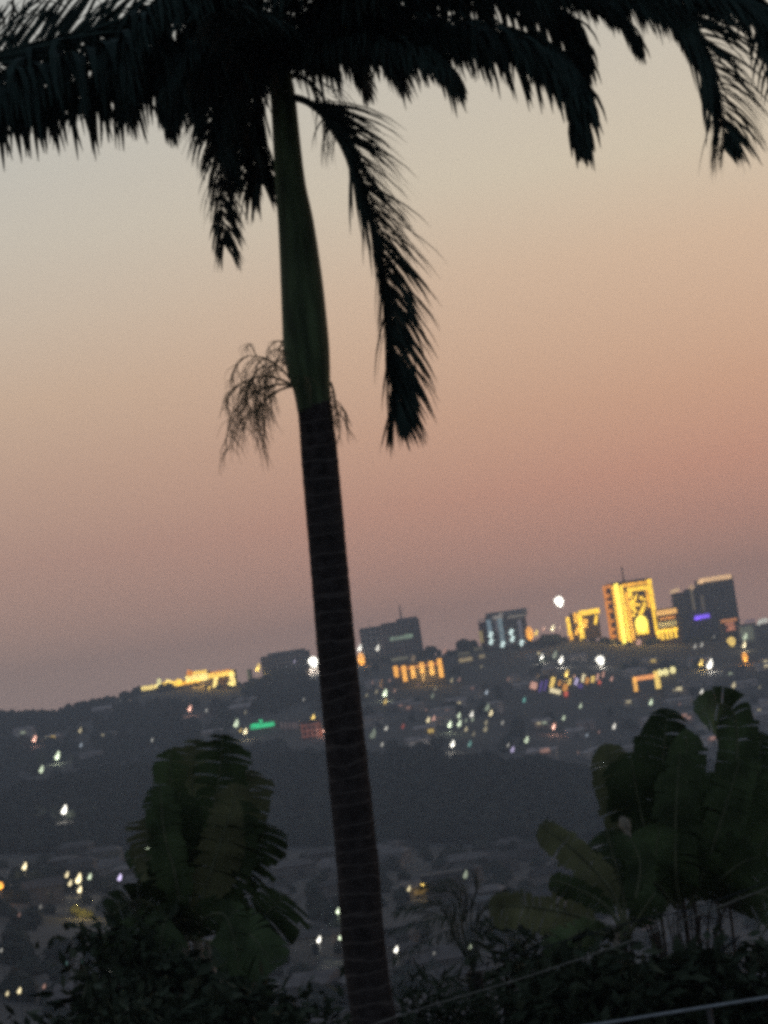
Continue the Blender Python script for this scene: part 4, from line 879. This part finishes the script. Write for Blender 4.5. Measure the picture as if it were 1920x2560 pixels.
# bare twiggy shrub at the right
r = random.Random(44); top = P(1690, 2240, 21.8); z0 = terrain(top.x, 21.8); O = Vector((top.x, 21.8, z0))
e = empty('bare_shrub', O, label='thin bare upright stems under the large right banana clump', cat='shrub'); mb = MB(O)
for k in range(26):
    xt = r.uniform(1570, 1900); pth = smooth_path([O + Vector((r.gauss(0, .2), r.gauss(0, .15), -.1)), P(xt * .5 + 860 + r.uniform(-20, 20), 2430, 21.8 + r.uniform(-.3, .3)), P(xt, r.uniform(2235, 2330), 21.8 + r.uniform(-.4, .4))], 12)
    mb.tube(pth, [.014 * (1.1 - j / 13) for j in range(13)], 5)
mb.build('stem', M['twig'], e)
mb = MB(O); a_ = P(1767, 2545, 21.3); mb.tube([Vector((a_.x, 21.3, z0)), a_, P(1762, 2410, 21.3), P(1850, 2340, 21.3)], [.03, .026, .022, .01], 6); mb.tube([P(1762, 2410, 21.3), P(1700, 2360, 21.3)], [.018, .008], 6)
mb.build('branch', M['cable_dark'], e)
# small feathery palm
sp_o = P(1185, 2500, 22.5); O = Vector((sp_o.x, 22.5, terrain(sp_o.x, 22.5)))
e = empty('small_palm', O, label='small feathery palm with thin arching fronds right of the trunk', cat='palm tree')
mb = MB(O); mb.tube([O - Vector((0, 0, .2)), P(1185, 2430, 22.5)], [.09, .07], 8); mb.build('trunk', M['trunk'], e)
for i, (mx_, my_, tx, ty, dy) in enumerate([(1120, 2290, 975, 2330, -.4), (1090, 2260, 990, 2280, .3), (1140, 2240, 1060, 2215, .2), (1165, 2240, 1120, 2200, .5), (1190, 2230, 1190, 2200, .2), (1235, 2290, 1290, 2250, -.2),
                                     (1110, 2330, 985, 2400, -.5), (1250, 2320, 1350, 2330, .3), (1150, 2300, 1060, 2290, -.8), (1215, 2270, 1250, 2230, .6)]):
    frond([(1185, 2435, 22.5), (1165 * .5 + mx_ * .5, my_ * .5 + 2365 * .5, 22.5 + dy * .4), (mx_, my_, 22.5 + dy * .7), (tx, ty, 22.5 + dy)], (0.2, 1, .3), L=.24, n=44, droop=.35, fw=.6, amp=(.7, .7), start=.25, wid=.011, parent=e, org=O, rad=.007, seed=300 + i, mt=M['bush'])

# ------------------------------------------------------------------ cables and rail
def sag(a, b_, s_, n_=24): return [a.lerp(b_, i / n_) - Vector((0, 0, s_ * 4 * (i / n_) * (1 - i / n_))) for i in range(n_ + 1)]
CYd = 17.0
for (pts, mt, lb_, rr2) in (([(700, 2640), (1065, 2518), (1300, 2447), (1524, 2371), (1655, 2322), (2180, 2120)], 'cable', 'thin pale cable rising from the bottom centre to the right', .0042),
                            ([(1180, 2420), (1569, 2308), (1715, 2275), (1920, 2205), (2180, 2105)], 'cable_dark', 'thin dark cable above the pale one at the lower right', .0048)):
    q = smooth_path([P(x, y, CYd) for x, y in pts], 40); mb = MB(q[0]); mb.tube(q, rr2, 6); tag(mb.build('cable', M[mt]), lb_, 'cable')
pq = P(2185, 2100, CYd); z0 = terrain(pq.x, CYd)
mb = MB((pq.x, CYd, z0)); mb.tube([(pq.x, CYd, z0 - .3), (pq.x, CYd, pq.z + .5)], [.11, .08], 12); tag(mb.build('utility_pole', M['wood']), 'wooden pole carrying the thin cables beyond the right edge', 'pole')
RY = 19.0; a_ = P(1440, 2566, RY); c_ = P(2150, 2456, RY); zz = P(1767, 2517, RY).z
fe = empty('rail_fence', (a_.x, RY, terrain(a_.x, RY)), label='fence with a pale metal top rail crossing the lower right corner', cat='fence'); O = Vector(fe.location)
mb = MB(O); mb.tube([(a_.x - 1, RY, zz - .02), (c_.x, RY, zz + .01)], .0115, 10); mb.build('rail', M['metal'], fe)
mb = MB(O); mb.tube([(a_.x - 1, RY, zz - .42), (c_.x, RY, zz - .40)], .0115, 10); mb.build('rail', M['metal'], fe)
for x in (a_.x - .9, P(1770, 2500, RY).x, c_.x - .05):
    mb = MB(O); mb.tube([(x, RY + .03, terrain(x, RY) - .2), (x, RY + .03, zz)], .02, 8); mb.build('post', M['pole'], fe)

# ------------------------------------------------------------------ haze
hz = MB(); zlo = min(v[2] for v in g.v) - 2; hz.box((0, 1650, (118 + zlo) / 2), (3300, 3700, 118 - zlo))
ho = hz.build('haze', []); me = ho.data
hm = bpy.data.materials.new('haze air'); hm.use_nodes = True; n = hm.node_tree.nodes; n.clear()
oo = n.new('ShaderNodeOutputMaterial'); pv = n.new('ShaderNodeVolumePrincipled'); pv.inputs['Color'].default_value = (.74, .85, .98, 1); pv.inputs['Density'].default_value = .00036
hm.node_tree.links.new(pv.outputs[0], oo.inputs['Volume']); me.materials.clear(); me.materials.append(hm)
tag(ho, 'thin evening haze over the valley', 'haze', kind='stuff')
